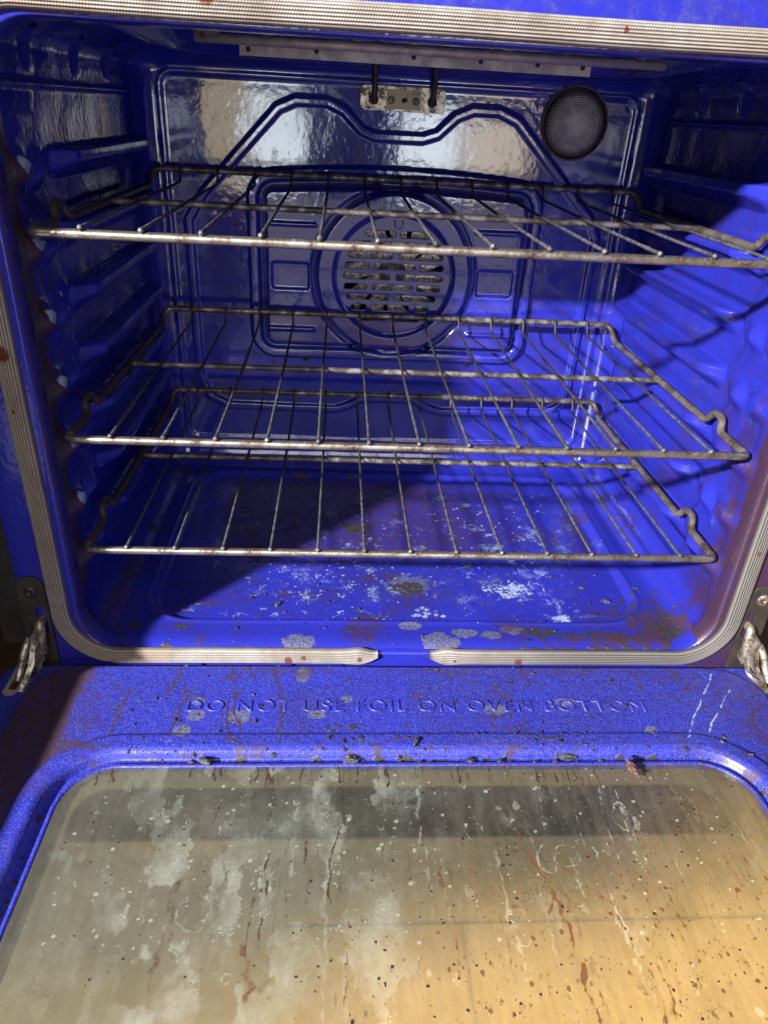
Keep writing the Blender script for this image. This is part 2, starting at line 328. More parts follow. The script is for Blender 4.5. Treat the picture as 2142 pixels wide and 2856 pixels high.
def plate2d(name, outlines, mat, parent, depth, bevel, plane='XZ', loc=(0, 0, 0), res=2):
    """flat plate cut from 2D outlines (first outer, rest holes) with rounded edges"""
    cu = bpy.data.curves.new(name, 'CURVE')
    cu.dimensions = '2D'
    cu.fill_mode = 'BOTH'
    cu.extrude = depth / 2
    cu.bevel_depth = bevel
    cu.bevel_resolution = res
    for ol in outlines:
        sp = cu.splines.new('POLY')
        sp.points.add(len(ol) - 1)
        for i, (x, y) in enumerate(ol): sp.points[i].co = (x, y, 0, 1)
        sp.use_cyclic_u = True
    tmp = bpy.data.objects.new('tmp', cu)
    C.objects.link(tmp)
    dg = bpy.context.evaluated_depsgraph_get()
    me = bpy.data.meshes.new_from_object(tmp.evaluated_get(dg))
    bpy.data.objects.remove(tmp)
    if plane == 'XZ': me.transform(Matrix.Rotation(math.radians(90), 4, 'X'))
    elif plane == 'YZ': me.transform(Matrix.Rotation(math.radians(90), 4, 'Z') @ Matrix.Rotation(math.radians(90), 4, 'X'))
    me.transform(Matrix.Translation(loc))
    me.name = name
    a = me.color_attributes.new('dirt', 'FLOAT_COLOR', 'POINT')
    a.data.foreach_set('color', np.zeros(len(me.vertices) * 4, dtype=np.float32))
    me.materials.clear(); me.materials.append(mat)
    return link(bpy.data.objects.new(name, me), parent)

def rrect(cx, cy, hx, hy, r, n=8):
    out = []
    for (sx, sy, a0) in ((1, 1, 0), (-1, 1, 90), (-1, -1, 180), (1, -1, 270)):
        for k in range(n + 1):
            a = math.radians(a0 + 90 * k / n)
            out.append((cx + sx * (hx - r) + r * math.cos(a), cy + sy * (hy - r) + r * math.sin(a)))
    return out

def circ(cx, cy, r, n=64):
    return [(cx + r * math.cos(2 * math.pi * k / n), cy + r * math.sin(2 * math.pi * k / n)) for k in range(n)]

def sdf_rr(X, Y, cx, cy, hx, hy, r):
    qx = np.abs(X - cx) - hx + r; qy = np.abs(Y - cy) - hy + r
    return np.hypot(np.maximum(qx, 0), np.maximum(qy, 0)) + np.minimum(np.maximum(qx, qy), 0) - r

def seg_dist(X, Y, pts, closed=True):
    D = np.full(X.shape, 9.0)
    n = len(pts)
    for i in range(n if closed else n - 1):
        p = pts[i]; q = pts[(i + 1) % n]
        vx, vy = q[0] - p[0], q[1] - p[1]
        L2 = vx * vx + vy * vy + 1e-12
        t = np.clip(((X - p[0]) * vx + (Y - p[1]) * vy) / L2, 0, 1)
        D = np.minimum(D, np.hypot(X - p[0] - t * vx, Y - p[1] - t * vy))
    return D

# ---------------------------------------------------------------- materials
class NT:
    def __init__(s, name):
        s.m = bpy.data.materials.new(name); s.m.use_nodes = True
        s.t = s.m.node_tree; s.t.nodes.clear()
        s.out = s.t.nodes.new('ShaderNodeOutputMaterial')
    def n(s, ty, props=None, **ins):
        nd = s.t.nodes.new('ShaderNode' + ty)
        for k, v in (props or {}).items(): setattr(nd, k, v)
        for k, v in ins.items():
            key = int(k[1:]) if k[0] == '_' and k[1:].isdigit() else k.replace('_', ' ')
            sk = nd.inputs[key]
            if hasattr(v, 'is_output') or isinstance(v, bpy.types.NodeSocket): s.t.links.new(v, sk)
            else: sk.default_value = v
        return nd
    def mix(s, fac, a, b):
        nd = s.t.nodes.new('ShaderNodeMix'); nd.data_type = 'RGBA'
        for i, v in ((0, fac), (6, a), (7, b)):
            if isinstance(v, bpy.types.NodeSocket): s.t.links.new(v, nd.inputs[i])
            else: nd.inputs[i].default_value = v if not isinstance(v, tuple) or len(v) == 4 else (*v, 1)
        return nd.outputs[2]
    def math(s, op, a, b=0.0, c=0.0, clamp=False):
        nd = s.t.nodes.new('ShaderNodeMath'); nd.operation = op; nd.use_clamp = clamp
        for i, v in enumerate((a, b, c)):
            if isinstance(v, bpy.types.NodeSocket): s.t.links.new(v, nd.inputs[i])
            else: nd.inputs[i].default_value = v
        return nd.outputs[0]
    def ramp(s, x, lo, hi, a=0.0, b=1.0):
        nd = s.n('MapRange', {'interpolation_type': 'SMOOTHSTEP'}, _0=x, _1=lo, _2=hi, _3=a, _4=b)
        return nd.outputs[0]
    def pos(s): return s.n('NewGeometry').outputs['Position']
    def noise(s, vec, scale, detail=3.0, rough=0.55, dist=0.0):
        return s.n('TexNoise', None, Vector=vec, Scale=scale, Detail=detail, Roughness=rough, Distortion=dist).outputs[0]
    def attr(s, name='dirt'):
        a = s.n('Attribute', {'attribute_name': name})
        sp = s.n('SeparateColor', None, Color=a.outputs['Color'])
        return sp.outputs[0], sp.outputs[1], sp.outputs[2], a.outputs['Alpha']
    def bump(s, h, strength, dist, normal=None):
        nd = s.n('Bump', None, Height=h, Strength=strength, Distance=dist)
        if normal is not None: s.t.links.new(normal, nd.inputs['Normal'])
        return nd.outputs[0]
    def finish(s, shader):
        s.t.links.new(shader, s.out.inputs[0]); return s.m

BLUE = (0.017, 0.021, 0.290)

def enamel(name, speckle=0.0, rough=0.13, peel=0.25, base=BLUE, coat=0.0):
    t = NT(name)
    p = t.pos()
    r, g, b, a = t.attr()
    fine = t.noise(p, 520.0, 2.0)
    med = t.noise(p, 110.0, 4.0)
    big = t.noise(p, 9.0, 3.0)
    col = t.mix(t.ramp(big, 0.3, 0.7), base, tuple(c * 0.86 for c in base))
    grm = t.ramp(t.noise(p, 16.0, 5.0, 0.62, 0.6), 0.42, 0.78, 0.0, 0.62)
    col = t.mix(grm, col, (0.026, 0.018, 0.11))
    spark = None
    if speckle > 0:
        vn = t.n('TexVoronoi', {'feature': 'F1'}, Vector=p, Scale=1700.0, Randomness=1.0)
        sepv = t.n('SeparateColor', None, Color=vn.outputs['Color'])
        spk = t.math('MULTIPLY', t.ramp(sepv.outputs[0], 0.62, 0.95), speckle)
        col = t.mix(spk, col, (0.16, 0.19, 0.55))
        dk = t.math('MULTIPLY', t.ramp(sepv.outputs[1], 0.7, 1.0), 0.55 * speckle)
        col = t.mix(dk, col, (0.010, 0.008, 0.16))
        spark = sepv.outputs[2]
    nz = t.math('SUBTRACT', med, 0.5)
    nf = t.math('SUBTRACT', fine, 0.5)
    fa = t.math('MULTIPLY', t.ramp(t.math('ADD', a, t.math('MULTIPLY', nz, 0.7)), 0.2, 0.9), 0.75)
    col = t.mix(fa, col, t.mix(t.ramp(fine, 0.35, 0.65), (0.045, 0.048, 0.075), (0.12, 0.125, 0.15)))
    fb = t.math('MULTIPLY', t.ramp(t.math('ADD', b, t.math('ADD', t.math('MULTIPLY', nz, 0.8), t.math('MULTIPLY', nf, 0.5))), 0.18, 0.95), 0.92)
    col = t.mix(fb, col, t.mix(fine, (0.016, 0.006, 0.010), (0.050, 0.017, 0.012)))
    fg = t.math('MULTIPLY', t.ramp(t.math('ADD', g, t.math('ADD', t.math('MULTIPLY', nz, 0.8), t.math('MULTIPLY', nf, 0.9))), 0.26, 0.95), 0.85)
    col = t.mix(fg, col, t.mix(med, (0.20, 0.26, 0.46), (0.36, 0.42, 0.52)))
    fr = t.ramp(t.math('ADD', r, t.math('MULTIPLY', nf, 0.7)), 0.28, 0.62)
    col = t.mix(fr, col, t.mix(med, (0.004, 0.004, 0.006), (0.035, 0.028, 0.03)))
    anyd = t.math('MAXIMUM', t.math('MAXIMUM', fb, fg), t.math('MAXIMUM', fa, fr))
    rr = t.math('ADD', rough, t.math('MULTIPLY', anyd, 0.36))
    rr = t.math('ADD', rr, t.math('MULTIPLY', t.ramp(big, 0.35, 0.75), 0.05))
    pl = t.noise(p, 165.0, 1.0, 0.4)
    wv = t.noise(p, 26.0, 1.0)
    nb = t.bump(pl, peel, 0.0012)
    nb = t.bump(wv, 0.3, 0.002, nb)
    h2 = t.math('ADD', t.math('MULTIPLY', fr, 0.9), t.math('MULTIPLY', fine, t.math('MULTIPLY', anyd, 0.7)))
    nb = t.bump(h2, 0.5, 0.0008, nb)
    if speckle > 0: nb = t.bump(spark, 0.35 * speckle, 0.0004, nb)
    bs = t.n('BsdfPrincipled', None, Base_Color=col, Roughness=rr, Normal=nb)
    bs.inputs['Specular IOR Level'].default_value = 0.62
    bs.inputs['Coat Weight'].default_value = coat
    bs.inputs['Coat Roughness'].default_value = 0.05
    return t.finish(bs.outputs[0])

def metal(name, c1, c2, rough=0.4, met=0.85, scale=160.0, bump=0.3, crust=None, grad=False, side=False):
    t = NT(name)
    p = t.pos()
    n1 = t.noise(p, scale, 4.0, 0.65)
    n2 = t.noise(p, scale * 4.5, 2.0)
    col = t.mix(t.ramp(n1, 0.38, 0.62), c1, c2)
    mt = met
    rg = t.math('ADD', t.math('MULTIPLY', n1, 0.35), rough - 0.15)
    if crust is not None:
        f = t.ramp(t.math('ADD', n1, t.math('MULTIPLY', t.math('SUBTRACT', n2, 0.5), 0.8)), 0.55 if side else 0.50, 0.70 if side else 0.62)
        if side:
            sp = t.n('SeparateXYZ', None, Vector=p)
            f2 = t.math('MULTIPLY', t.ramp(t.math('ABSOLUTE', sp.outputs[0]), 0.290, 0.297), t.ramp(sp.outputs[1], 0.002, 0.012))
            f2 = t.math('MULTIPLY', f2, t.ramp(sp.outputs[0], -0.2, 0.2, 0.95, 0.80))
            f3 = t.math('MULTIPLY', t.ramp(sp.outputs[1], 0.1, 0.2), t.ramp(n1, 0.36, 0.56, 0.45, 0.92))
            f = t.math('MAXIMUM', f, t.math('MAXIMUM', f2, f3))
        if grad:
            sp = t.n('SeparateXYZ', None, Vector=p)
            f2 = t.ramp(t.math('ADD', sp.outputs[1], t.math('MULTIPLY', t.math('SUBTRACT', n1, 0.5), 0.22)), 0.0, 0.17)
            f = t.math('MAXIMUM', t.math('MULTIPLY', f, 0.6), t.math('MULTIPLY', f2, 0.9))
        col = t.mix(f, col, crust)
        mt = t.math('MULTIPLY', t.math('SUBTRACT', 1.0, f), met)
        rg = t.math('ADD', rg, t.math('MULTIPLY', f, 0.1))
    bs = t.n('BsdfPrincipled', None, Base_Color=col, Roughness=rg, Metallic=mt,
             Normal=t.bump(n2, bump, 0.0006))
    return t.finish(bs.outputs[0])

M = {}
M['enamel'] = enamel('cobalt_enamel')
M['enamel_back'] = enamel('cobalt_enamel_panel', rough=0.08, peel=0.12, coat=0.5)
M['enamel_floor'] = enamel('cobalt_enamel_floor', rough=0.24, peel=0.2)
M['enamel_door'] = enamel('cobalt_enamel_speckled', speckle=0.38, rough=0.34, peel=0.3)
M['rod'] = metal('aged_chrome_rod', (0.44, 0.41, 0.37), (0.20, 0.155, 0.13), 0.30, 0.90, 60, 0.35, (0.025, 0.017, 0.014), side=True)
M['side_rod'] = metal('sooty_rod', (0.42, 0.40, 0.36), (0.22, 0.19, 0.16), 0.4, 0.85, 150, 0.5, (0.03, 0.026, 0.022), grad=False)
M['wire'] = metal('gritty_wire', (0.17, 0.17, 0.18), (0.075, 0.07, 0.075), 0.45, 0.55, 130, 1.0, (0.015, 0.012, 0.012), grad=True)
M['plated'] = metal('zinc_plated_steel', (0.62, 0.57, 0.47), (0.38, 0.32, 0.25), 0.4, 0.55, 90, 0.3, (0.10, 0.05, 0.025))
M['shield'] = metal('dull_aluminised_strip', (0.42, 0.38, 0.40), (0.28, 0.25, 0.27), 0.5, 0.35, 50, 0.2)
M['dark_metal'] = metal('blackened_steel', (0.03, 0.028, 0.03), (0.055, 0.05, 0.048), 0.5, 0.5, 120, 0.3)
M['hinge_plate'] = metal('black_hinge_steel', (0.022, 0.019, 0.017), (0.035, 0.028, 0.024), 0.55, 0.2, 60, 0.2)
M['hinge_arm'] = metal('greasy_hinge_steel', (0.40, 0.36, 0.30), (0.20, 0.17, 0.14), 0.4, 0.7, 110, 0.4, (0.05, 0.03, 0.02))
M['fan'] = metal('dusty_fan_steel', (0.85, 0.80, 0.70), (0.6, 0.54, 0.45), 0.42, 0.85, 220, 0.4, (0.12, 0.09, 0.07))
M['grease'] = metal('char', (0.012, 0.012, 0.014), (0.045, 0.045, 0.05), 0.4, 0.0, 300, 1.0)
M['ash'] = metal('ashy_char', (0.014, 0.014, 0.016), (0.085, 0.085, 0.09), 0.5, 0.0, 380, 1.0)
M['rust_char'] = metal('reddish_char', (0.05, 0.02, 0.018), (0.13, 0.07, 0.06), 0.45, 0.0, 300, 1.0)
M['black'] = metal('matte_black', (0.008, 0.008, 0.009), (0.015, 0.014, 0.014), 0.7, 0.0, 60, 0.2)

def gasket_mat():
    t = NT('woven_fibreglass_gasket')
    st = t.n('Attribute', {'attribute_name': 'strand'})
    sp = t.n('SeparateColor', None, Color=st.outputs['Color'])
    s_, t_ = sp.outputs[0], sp.outputs[1]       # metres along, rib units across
    r, g, b, a = t.attr()
    rib = t.math('FLOOR', t_)
    ph = t.math('ADD', t.math('MULTIPLY', s_, 2 * math.pi / 0.0019), t.math('MULTIPLY', rib, 2.4))
    stitch = t.math('MULTIPLY', t.math('ADD', t.math('SINE', ph), 1.0), 0.5)
    fr = t.math('SUBTRACT', t_, rib)
    across = t.math('SINE', t.math('MULTIPLY', fr, math.pi))
    h = t.math('MULTIPLY', across, t.math('ADD', t.math('MULTIPLY', stitch, 0.35), 0.65))
    p = t.pos()
    n1 = t.noise(p, 22.0, 5.0, 0.7)
    n2 = t.noise(p, 300.0, 3.0)
    col = t.mix(t.ramp(n1, 0.3, 0.7), (0.32, 0.31, 0.30), (0.17, 0.15, 0.13))
    col = t.mix(t.math('MULTIPLY', t.ramp(h, 0.75, 0.15), 0.82), col, (0.10, 0.075, 0.055))
    col = t.mix(t.math('MULTIPLY', a, 0.92), col, t.mix(h, (0.012, 0.011, 0.012), (0.15, 0.135, 0.13)))
    col = t.mix(t.math('MULTIPLY', g, 0.6), col, t.mix(h, (0.10, 0.075, 0.055), (0.34, 0.26, 0.19)))
    col = t.mix(t.ramp(t.math('ADD', b, t.math('MULTIPLY', t.math('SUBTRACT', n2, 0.5), 0.6)), 0.3, 0.7), col, (0.10, 0.025, 0.012))
    bs = t.n('BsdfPrincipled', None, Base_Color=col, Roughness=0.62, Normal=t.bump(h, 0.7, 0.0010))
    bs.inputs['Specular IOR Level'].default_value = 0.3
    return t.finish(bs.outputs[0])
M['gasket'] = gasket_mat()

def glass_mat():
    t = NT('greasy_oven_glass')
    p = t.pos()
    r, g, b, a = t.attr()
    sp = t.n('SeparateXYZ', None, Vector=p)
    # streaks run down the door, so noise is stretched along y
    st = t.n('Mapping', None, Vector=p, Scale=(1.0, 0.09, 1.0)).outputs[0]
    fine = t.noise(p, 480.0, 3.0)
    med = t.noise(p, 90.0, 5.0, 0.6, 0.4)
    strk = t.noise(st, 130.0, 5.0, 0.65)
    big = t.noise(p, 7.0, 4.0)
    haze = t.mix(t.ramp(big, 0.35, 0.65), (0.155, 0.16, 0.13), (0.25, 0.225, 0.185))
    # amber tone rising towards the lower right of the pane
    amb = t.math('ADD', t.math('MULTIPLY', sp.outputs[0], 1.7), t.math('ADD', t.math('MULTIPLY', sp.outputs[1], -4.2), t.math('ADD', -0.70, t.math('MULTIPLY', t.math('SUBTRACT', big, 0.5), 0.5))))
    haze = t.mix(t.ramp(amb, 0.35, 1.0), haze, (0.88, 0.57, 0.21))
    mot = t.noise(p, 38.0, 6.0, 0.7, 0.8)
    haze = t.mix(t.math('MULTIPLY', t.ramp(mot, 0.35, 0.65, 0.0, 0.38), t.ramp(amb, 0.4, 1.0, 1.0, 0.35)), haze, (0.10, 0.085, 0.06))
    film = t.math('ADD', t.ramp(sp.outputs[0], 0.10, -0.24, 0.14, 0.30), t.math('MULTIPLY', t.ramp(t.math('ADD', strk, t.math('MULTIPLY', med, 0.5)), 0.5, 1.0), 0.12))
    white = t.ramp(t.math('ADD', t.math('MULTIPLY', g, 1.25), t.math('ADD', t.math('MULTIPLY', t.math('SUBTRACT', med, 0.5), 0.25), t.math('MULTIPLY', t.math('SUBTRACT', fine, 0.5), 0.22))), 0.12, 0.85)
    col = t.mix(t.math('MULTIPLY', white, 0.85), haze, t.mix(t.ramp(amb, 0.30, 1.0), (0.34, 0.37, 0.33), (0.66, 0.54, 0.34)))
    br = t.ramp(t.math('ADD', b, t.math('ADD', t.math('MULTIPLY', t.math('SUBTRACT', fine, 0.5), 0.6), t.math('MULTIPLY', t.math('SUBTRACT', med, 0.5), 0.5))), 0.25, 0.8)
    col = t.mix(br, col, t.mix(t.ramp(amb, 0.1, 0.7), (0.040, 0.023, 0.016), (0.135, 0.060, 0.020)))
    dk = t.ramp(t.math('ADD', r, t.math('MULTIPLY', t.math('SUBTRACT', fine, 0.5), 0.4)), 0.3, 0.6)
    col = t.mix(dk, col, (0.03, 0.018, 0.02))
    al = t.math('MAXIMUM', t.math('MAXIMUM', t.math('MULTIPLY', white, 0.62), t.math('MULTIPLY', br, 0.9)), dk)
    al = t.math('MAXIMUM', al, film, clamp=True)
    al = t.math('SUBTRACT', al, t.math('MULTIPLY', a, 0.08), clamp=True)
    rel = t.math('ADD', t.math('MULTIPLY', white, 0.5), t.math('ADD', t.math('MULTIPLY', dk, 1.0), t.math('MULTIPLY', fine, 0.35)))
    nb = t.bump(rel, 0.5, 0.0006)
    dif = t.n('BsdfPrincipled', None, Base_Color=col, Roughness=0.5, Normal=nb)
    dif.inputs['Specular IOR Level'].default_value = 0.35
    tr = t.n('BsdfTransparent', None, Color=(0.90, 0.90, 0.84, 1))
    m1 = t.n('MixShader', None, _0=al, _1=tr.outputs[0], _2=dif.outputs[0])
    gl = t.n('BsdfGlossy', None, Color=(1, 1, 1, 1), Roughness=0.10, Normal=nb)
    lw = t.n('Fresnel', None, IOR=1.45)
    fac = t.math('MULTIPLY', lw.outputs[0], t.math('SUBTRACT', 0.85, t.math('MULTIPLY', al, 0.6)))
    m2 = t.n('MixShader', None, _0=fac, _1=m1.outputs[0], _2=gl.outputs[0])
    return t.finish(m2.outputs[0])
M['glass'] = glass_mat()

def inner_mat():
    t = NT('inner_door_layer')
    p = t.pos()
    r, g, b, a = t.attr()
    n1 = t.noise(p, 14.0, 4.0)
    base = t.mix(t.ramp(n1, 0.3, 0.7), (0.26, 0.215, 0.125), (0.33, 0.27, 0.155))
    col = t.mix(r, base, (0.010, 0.011, 0.012))
    col = t.mix(g, col, (0.92, 0.66, 0.30))
    col = t.mix(b, col, (0.20, 0.205, 0.165))
    bs = t.n('BsdfPrincipled', None, Base_Color=col, Roughness=0.35)
    return t.finish(bs.outputs[0])
M['inner'] = inner_mat()

def lens_mat():
    t = NT('smoked_ribbed_lens')
    p = t.pos()
    sp = t.n('SeparateXYZ', None, Vector=p)
    dx = t.math('SUBTRACT', sp.outputs[0], 0.2115); dz = t.math('SUBTRACT', sp.outputs[2], 0.5205)
    rr = t.math('SQRT', t.math('ADD', t.math('MULTIPLY', dx, dx), t.math('MULTIPLY', dz, dz)))
    w_ = t.math('SINE', t.math('MULTIPLY', rr, 2 * math.pi / 0.0024))
    ang = t.math('ARCTAN2', dz, dx)
    w2 = t.math('MULTIPLY', t.math('SINE', t.math('MULTIPLY', ang, 60.0)), 0.6)
    h = t.math('ADD', w_, w2)
    n1 = t.noise(p, 120.0, 4.0)
    col = t.mix(t.ramp(n1, 0.35, 0.65), (0.15, 0.148, 0.15), (0.27, 0.26, 0.26))
    col = t.mix(t.ramp(rr, 0.0, 0.022, 0.75, 0.0), col, (0.60, 0.59, 0.58))  # centre highlight painted into the lens colour
    col = t.mix(t.ramp(rr, 0.024, 0.036), col, (0.035, 0.028, 0.030))
    bs = t.n('BsdfPrincipled', None, Base_Color=col, Roughness=0.28, Normal=t.bump(h, 0.42, 0.0010))
    bs.inputs['Specular IOR Level'].default_value = 0.9
    return t.finish(bs.outputs[0])
M['lens'] = lens_mat()

def plain(name, col, rough=0.5, met=0.0):
    t = NT(name)
    p = t.pos()
    n1 = t.noise(p, 70.0, 4.0)
    c = t.mix(n1, col, tuple(x * 0.6 for x in col))
    bs = t.n('BsdfPrincipled', None, Base_Color=c, Roughness=rough, Metallic=met)
    return t.finish(bs.outputs[0])
M['blocker'] = plain('charcoal_blocker', (0.045, 0.047, 0.05), 0.5)  # charcoal of the added shadow casters
M['ink'] = plain('stamped_ink', (0.03, 0.028, 0.025), 0.6)
M['label_plate'] = plain('tarnished_nameplate', (0.30, 0.25, 0.18), 0.45, 0.4)
M['wood'] = plain('orange_wood_floor', (0.42, 0.17, 0.05), 0.5)

# ================================================================ OVEN
oven = empty('wall_oven', (0, 0, 0))
tag(oven, 'dirty wall oven with glossy cobalt blue enamel cavity and its door open', 'oven')

XW, XP, EX = 0.315, 0.286, 0.029
ZF, ZP0, EB = 0.055, 0.092, 0.037
ZC, ZP1, ET = 0.570, 0.550, 0.020
S45 = math.sin(math.radians(45))
PITCH = 0.0551
LEV = [0.1566 + PITCH * k for k in range(7)]
YB, RB = 0.415, 0.029

# ---- side walls
def wall_x(Y, Z):
    x = np.full(Y.shape, XW)
    t = np.clip((ZP0 - Z) / EB, 0, 0.9999)
    x = np.where(Z < ZP0, XP + EX * np.sqrt(1 - t * t), x)
    t = np.clip((Z - ZP1) / ET, 0, 0.9999)
    x = np.where(Z > ZP1, XP + EX * np.sqrt(1 - t * t), x)
    mid = sstep(0.085, 0.12, Z) * (1 - sstep(0.505, 0.53, Z))
    # front pad with a zigzag rear border
    ph = np.mod((Z - LEV[0] + 0.006) / PITCH, 1.0)
    zig = 0.088 + 0.020 * (np.abs(ph - 0.5) * 2 - 0.5)
    pad = (1 - sstep(-0.006, 0.006, Y - zig)) * 0.0030 * mid * sstep(-0.003, 0.011, Y)
    rid = np.zeros(Y.shape)
    bump = np.zeros(Y.shape)
    for k, L in enumerate(LEV):
        prof = sstep(L - 0.0040, L - 0.0068, Z) * sstep(L - 0.031, L - 0.013, Z)
        leng = sstep(0.094, 0.122, Y) * (1 - sstep(0.372, 0.384, Y))
        rid = np.maximum(rid, prof * leng * 0.0205)
        kd = ((Y - 0.022) / 0.017) ** 2 + ((Z - (L - 0.0155)) / 0.0115) ** 2
        bump = np.maximum(bump, np.exp(-np.maximum(kd - 0.25, 0) * 1.3) * 0.0110)
        kd = ((Y - 0.060) / 0.016) ** 2 + ((Z - (L - 0.019) - 0.25 * (Y - 0.06)) / 0.010) ** 2
        bump = np.maximum(bump, np.exp(-kd * 1.2) * 0.0095)
    x = x - np.maximum(pad + bump * mid, rid)
    # long horizontal bead above the guides and small beads between them
    x = x - np.exp(-((Z - 0.527) / 0.0022) ** 2) * 0.0035 * sstep(0.012, 0.03, Y) * (1 - sstep(0.375, 0.385, Y))
    # pressed ribs in the rounded top corner
    rb = np.zeros(Y.shape)
    for yy in (0.09, 0.205, 0.30):
        rb = np.maximum(rb, np.exp(-((Y - yy) / 0.008) ** 2))
    x = x - rb * 0.004 * sstep(0.532, 0.548, Z)
    x = x - (1 - sstep(-0.002, 0.016, Y)) * 0.0045
    x = x + (fbm(Y * 22, Z * 22, 5, 2) - 0.5) * 0.0018
    return x

zA, zB = ZP0 - EB * S45, ZP1 + ET * S45
Yg = np.concatenate([np.linspace(-0.003, 0.13, 82), np.linspace(0.13, 0.365, 80)[1:], np.linspace(0.365, YB - RB, 16)[1:]])
Zg = np.linspace(zA, zB, 340)
for side, nm in ((-1, 'left'), (1, 'right')):
    pt = Paint(Yg, Zg)
    random.seed(11 + side)
    if side > 0:
        for (y, z, ra, rb_) in W_BROWN: pt.blob(2, y + 0.035, z, ra * 1.3, rb_, 0.55, 0.6, 90)
        pt.line(2, [(0.028, 0.30), (0.016, 0.25), (0.022, 0.19), (0.012, 0.13), (0.03, 0.08)], 0.004, 0.9, 0.6, 0.2)
        pt.line(2, [(0.012, 0.42), (0.010, 0.30), (0.010, 0.2), (0.012, 0.09)], 0.010, 0.55, 0.7)
        pt.blob(2, 0.006, 0.16, 0.022, 0.15, 0.75, 0.7, 70, soft=0.8)
        pt.blob(2, 0.02, 0.10, 0.04, 0.045, 0.7, 0.8, 110, soft=0.8)
        pt.noisy(2, 18, 0.5, 0.8, 0.5, 45)
        pt.specks(0, 0.02, 0.25, 0.28, 0.47, 330, 0.0005, 0.0016, 0.9)
        pt.specks(0, 0.0, 0.12, 0.1, 0.3, 90, 0.0005, 0.0014, 0.8)
        pt.blob(3, 0.14, 0.36, 0.012, 0.004, 0.8, 0.6)
        for L in LEV:
            pt.line(2, [(0.13, L - 0.008), (0.30, L - 0.008)], 0.004, 0.40, 0.8, 0.45)
            pt.blob(2, 0.045, L + 0.006, 0.018, 0.004, 0.35, 0.6)
    else:
        pt.noisy(2, 26, 0.5, 0.85, 0.5, 3, region=(1 - sstep(0.02, 0.06, pt.AA)))
        pt.blob(2, 0.008, 0.30, 0.016, 0.26, 1.0, 0.3, 60)
        pt.blob(0, 0.002, 0.30, 0.007, 0.26, 0.6, 0.3, 60)
        for L in LEV:
            pt.blob(1, 0.019, L - 0.012, 0.0065, 0.0060, 1.15, 0.25)  # pale glint painted on each knob
            pt.line(2, [(0.03, L - 0.004), (0.08, L + 0.014)], 0.008, 0.5, 0.7)
        for i in range(26):
            y = random.uniform(0.05, 0.37); z = random.uniform(0.1, 0.40)
            pt.line(1, [(y, z), (y + random.uniform(-0.012, 0.012), z + random.uniform(0, 0.006))], 0.0012, 0.6, 0.4, 0.2)
    # sooty rails where the racks slide
    for L in (LEV if side < 0 else []):
        pt.line(0, [(0.12, L - 0.0045), (0.37, L - 0.0045)], 0.006, 0.42, 0.9, 0.45)
    f = (lambda s: (lambda Y, Z: (s * wall_x(Y, Z), Y, Z)))(side)
    o = grid('side_wall', Yg, Zg, f, M['enamel'], oven, dirt=pt.ch, flip=(side < 0))
    o['label'] = ('brightly lit right side wall with rack guides and brown streaks' if side > 0 else
                  'shaded left side wall with rack guides and painted knob glints')

# ---- oven floor
def floor_z(X, Y):
    z = np.full(X.shape, ZF)
    d = sdf_rr(X, Y, 0, 0.200, 0.268, 0.172, 0.05)
    z = z - 0.0055 * (1 - sstep(-0.008, 0.0015, d))
    z = z + 0.0012 * np.exp(-((d - 0.003) / 0.003) ** 2)
    ax = np.abs(X)
    t = np.clip((ax - XP) / EX, 0, 0.9999)
    zc = ZP0 - EB * np.sqrt(1 - t * t)
    z = np.where(ax > XP, np.maximum(z, zc), z)
    # roll over the front edge
    t = np.clip((0.002 - Y) / 0.018, 0, 1)
    z = z - 0.010 * (1 - np.sqrt(1 - t * t * 0.999))
    # the ledge dips a little in front of the drain slot
    z = z + (fbm(X * 14, Y * 14, 8, 2) - 0.5) * 0.0016
    # back cove
    tb = np.clip((Y - (YB - RB)) / RB, 0, 0.9999)
    zc = ZP0 - EB * np.sqrt(1 - (tb) ** 2)
    return np.where(Y > YB - RB, np.maximum(z, zc - 0.0), z)

x45 = XP + EX * S45
FX = np.linspace(-x45, x45, 470)
FY = np.linspace(-0.0165, YB - RB + RB * S45, 330)
pt = Paint(FX, FY)
random.seed(21)
pt.noisy(3, 30, 0.45, 0.75, 0.35, 31, region=(1 - sstep(-0.03, 0.0, sdf_rr(pt.AA, pt.BB, 0, 0.2, 0.25, 0.16, 0.05))))
# rectangular dark brown patch on the rear part of the floor
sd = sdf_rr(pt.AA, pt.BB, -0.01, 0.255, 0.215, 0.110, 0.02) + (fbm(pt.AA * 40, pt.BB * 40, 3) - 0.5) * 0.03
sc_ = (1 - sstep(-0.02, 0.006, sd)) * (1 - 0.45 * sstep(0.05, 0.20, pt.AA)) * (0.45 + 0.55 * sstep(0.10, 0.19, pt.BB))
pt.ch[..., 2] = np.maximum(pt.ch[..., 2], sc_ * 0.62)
for i, (x, y, a_, b_) in enumerate(FL_WHITE):
    if i < 1: pt.blob(1, x, y, a_ * 1.1, b_ * 1.2, 1.25, 0.7, 150, speck=0.46, soft=0.6); pt.blob(1, x, y, a_ * 1.3, b_ * 1.3, 0.42, 0.7, 80, soft=0.9)
    elif i < 3: pt.blob(1, x, y, a_, b_, 0.45, 0.8, 90, soft=0.9)
    else: pt.blob(1, x, y, a_, b_, random.uniform(0.42, 0.6), 0.9, 80, soft=0.95)
for k in range(12):
    pt.ring(1, 0.031 + random.uniform(-0.016, 0.016), 0.050 + random.uniform(-0.008, 0.008), 0.003, 0.0026, 0.9, 0.2, 0.75)
for l in STREAK_W: pt.line(1, l, 0.0030, 0.62, 0.9, 0.42)
for l in STREAK_W: pt.line(1, [(a + 0.003, b) for a, b in l], 0.010, 0.40, 0.9, 0.45)
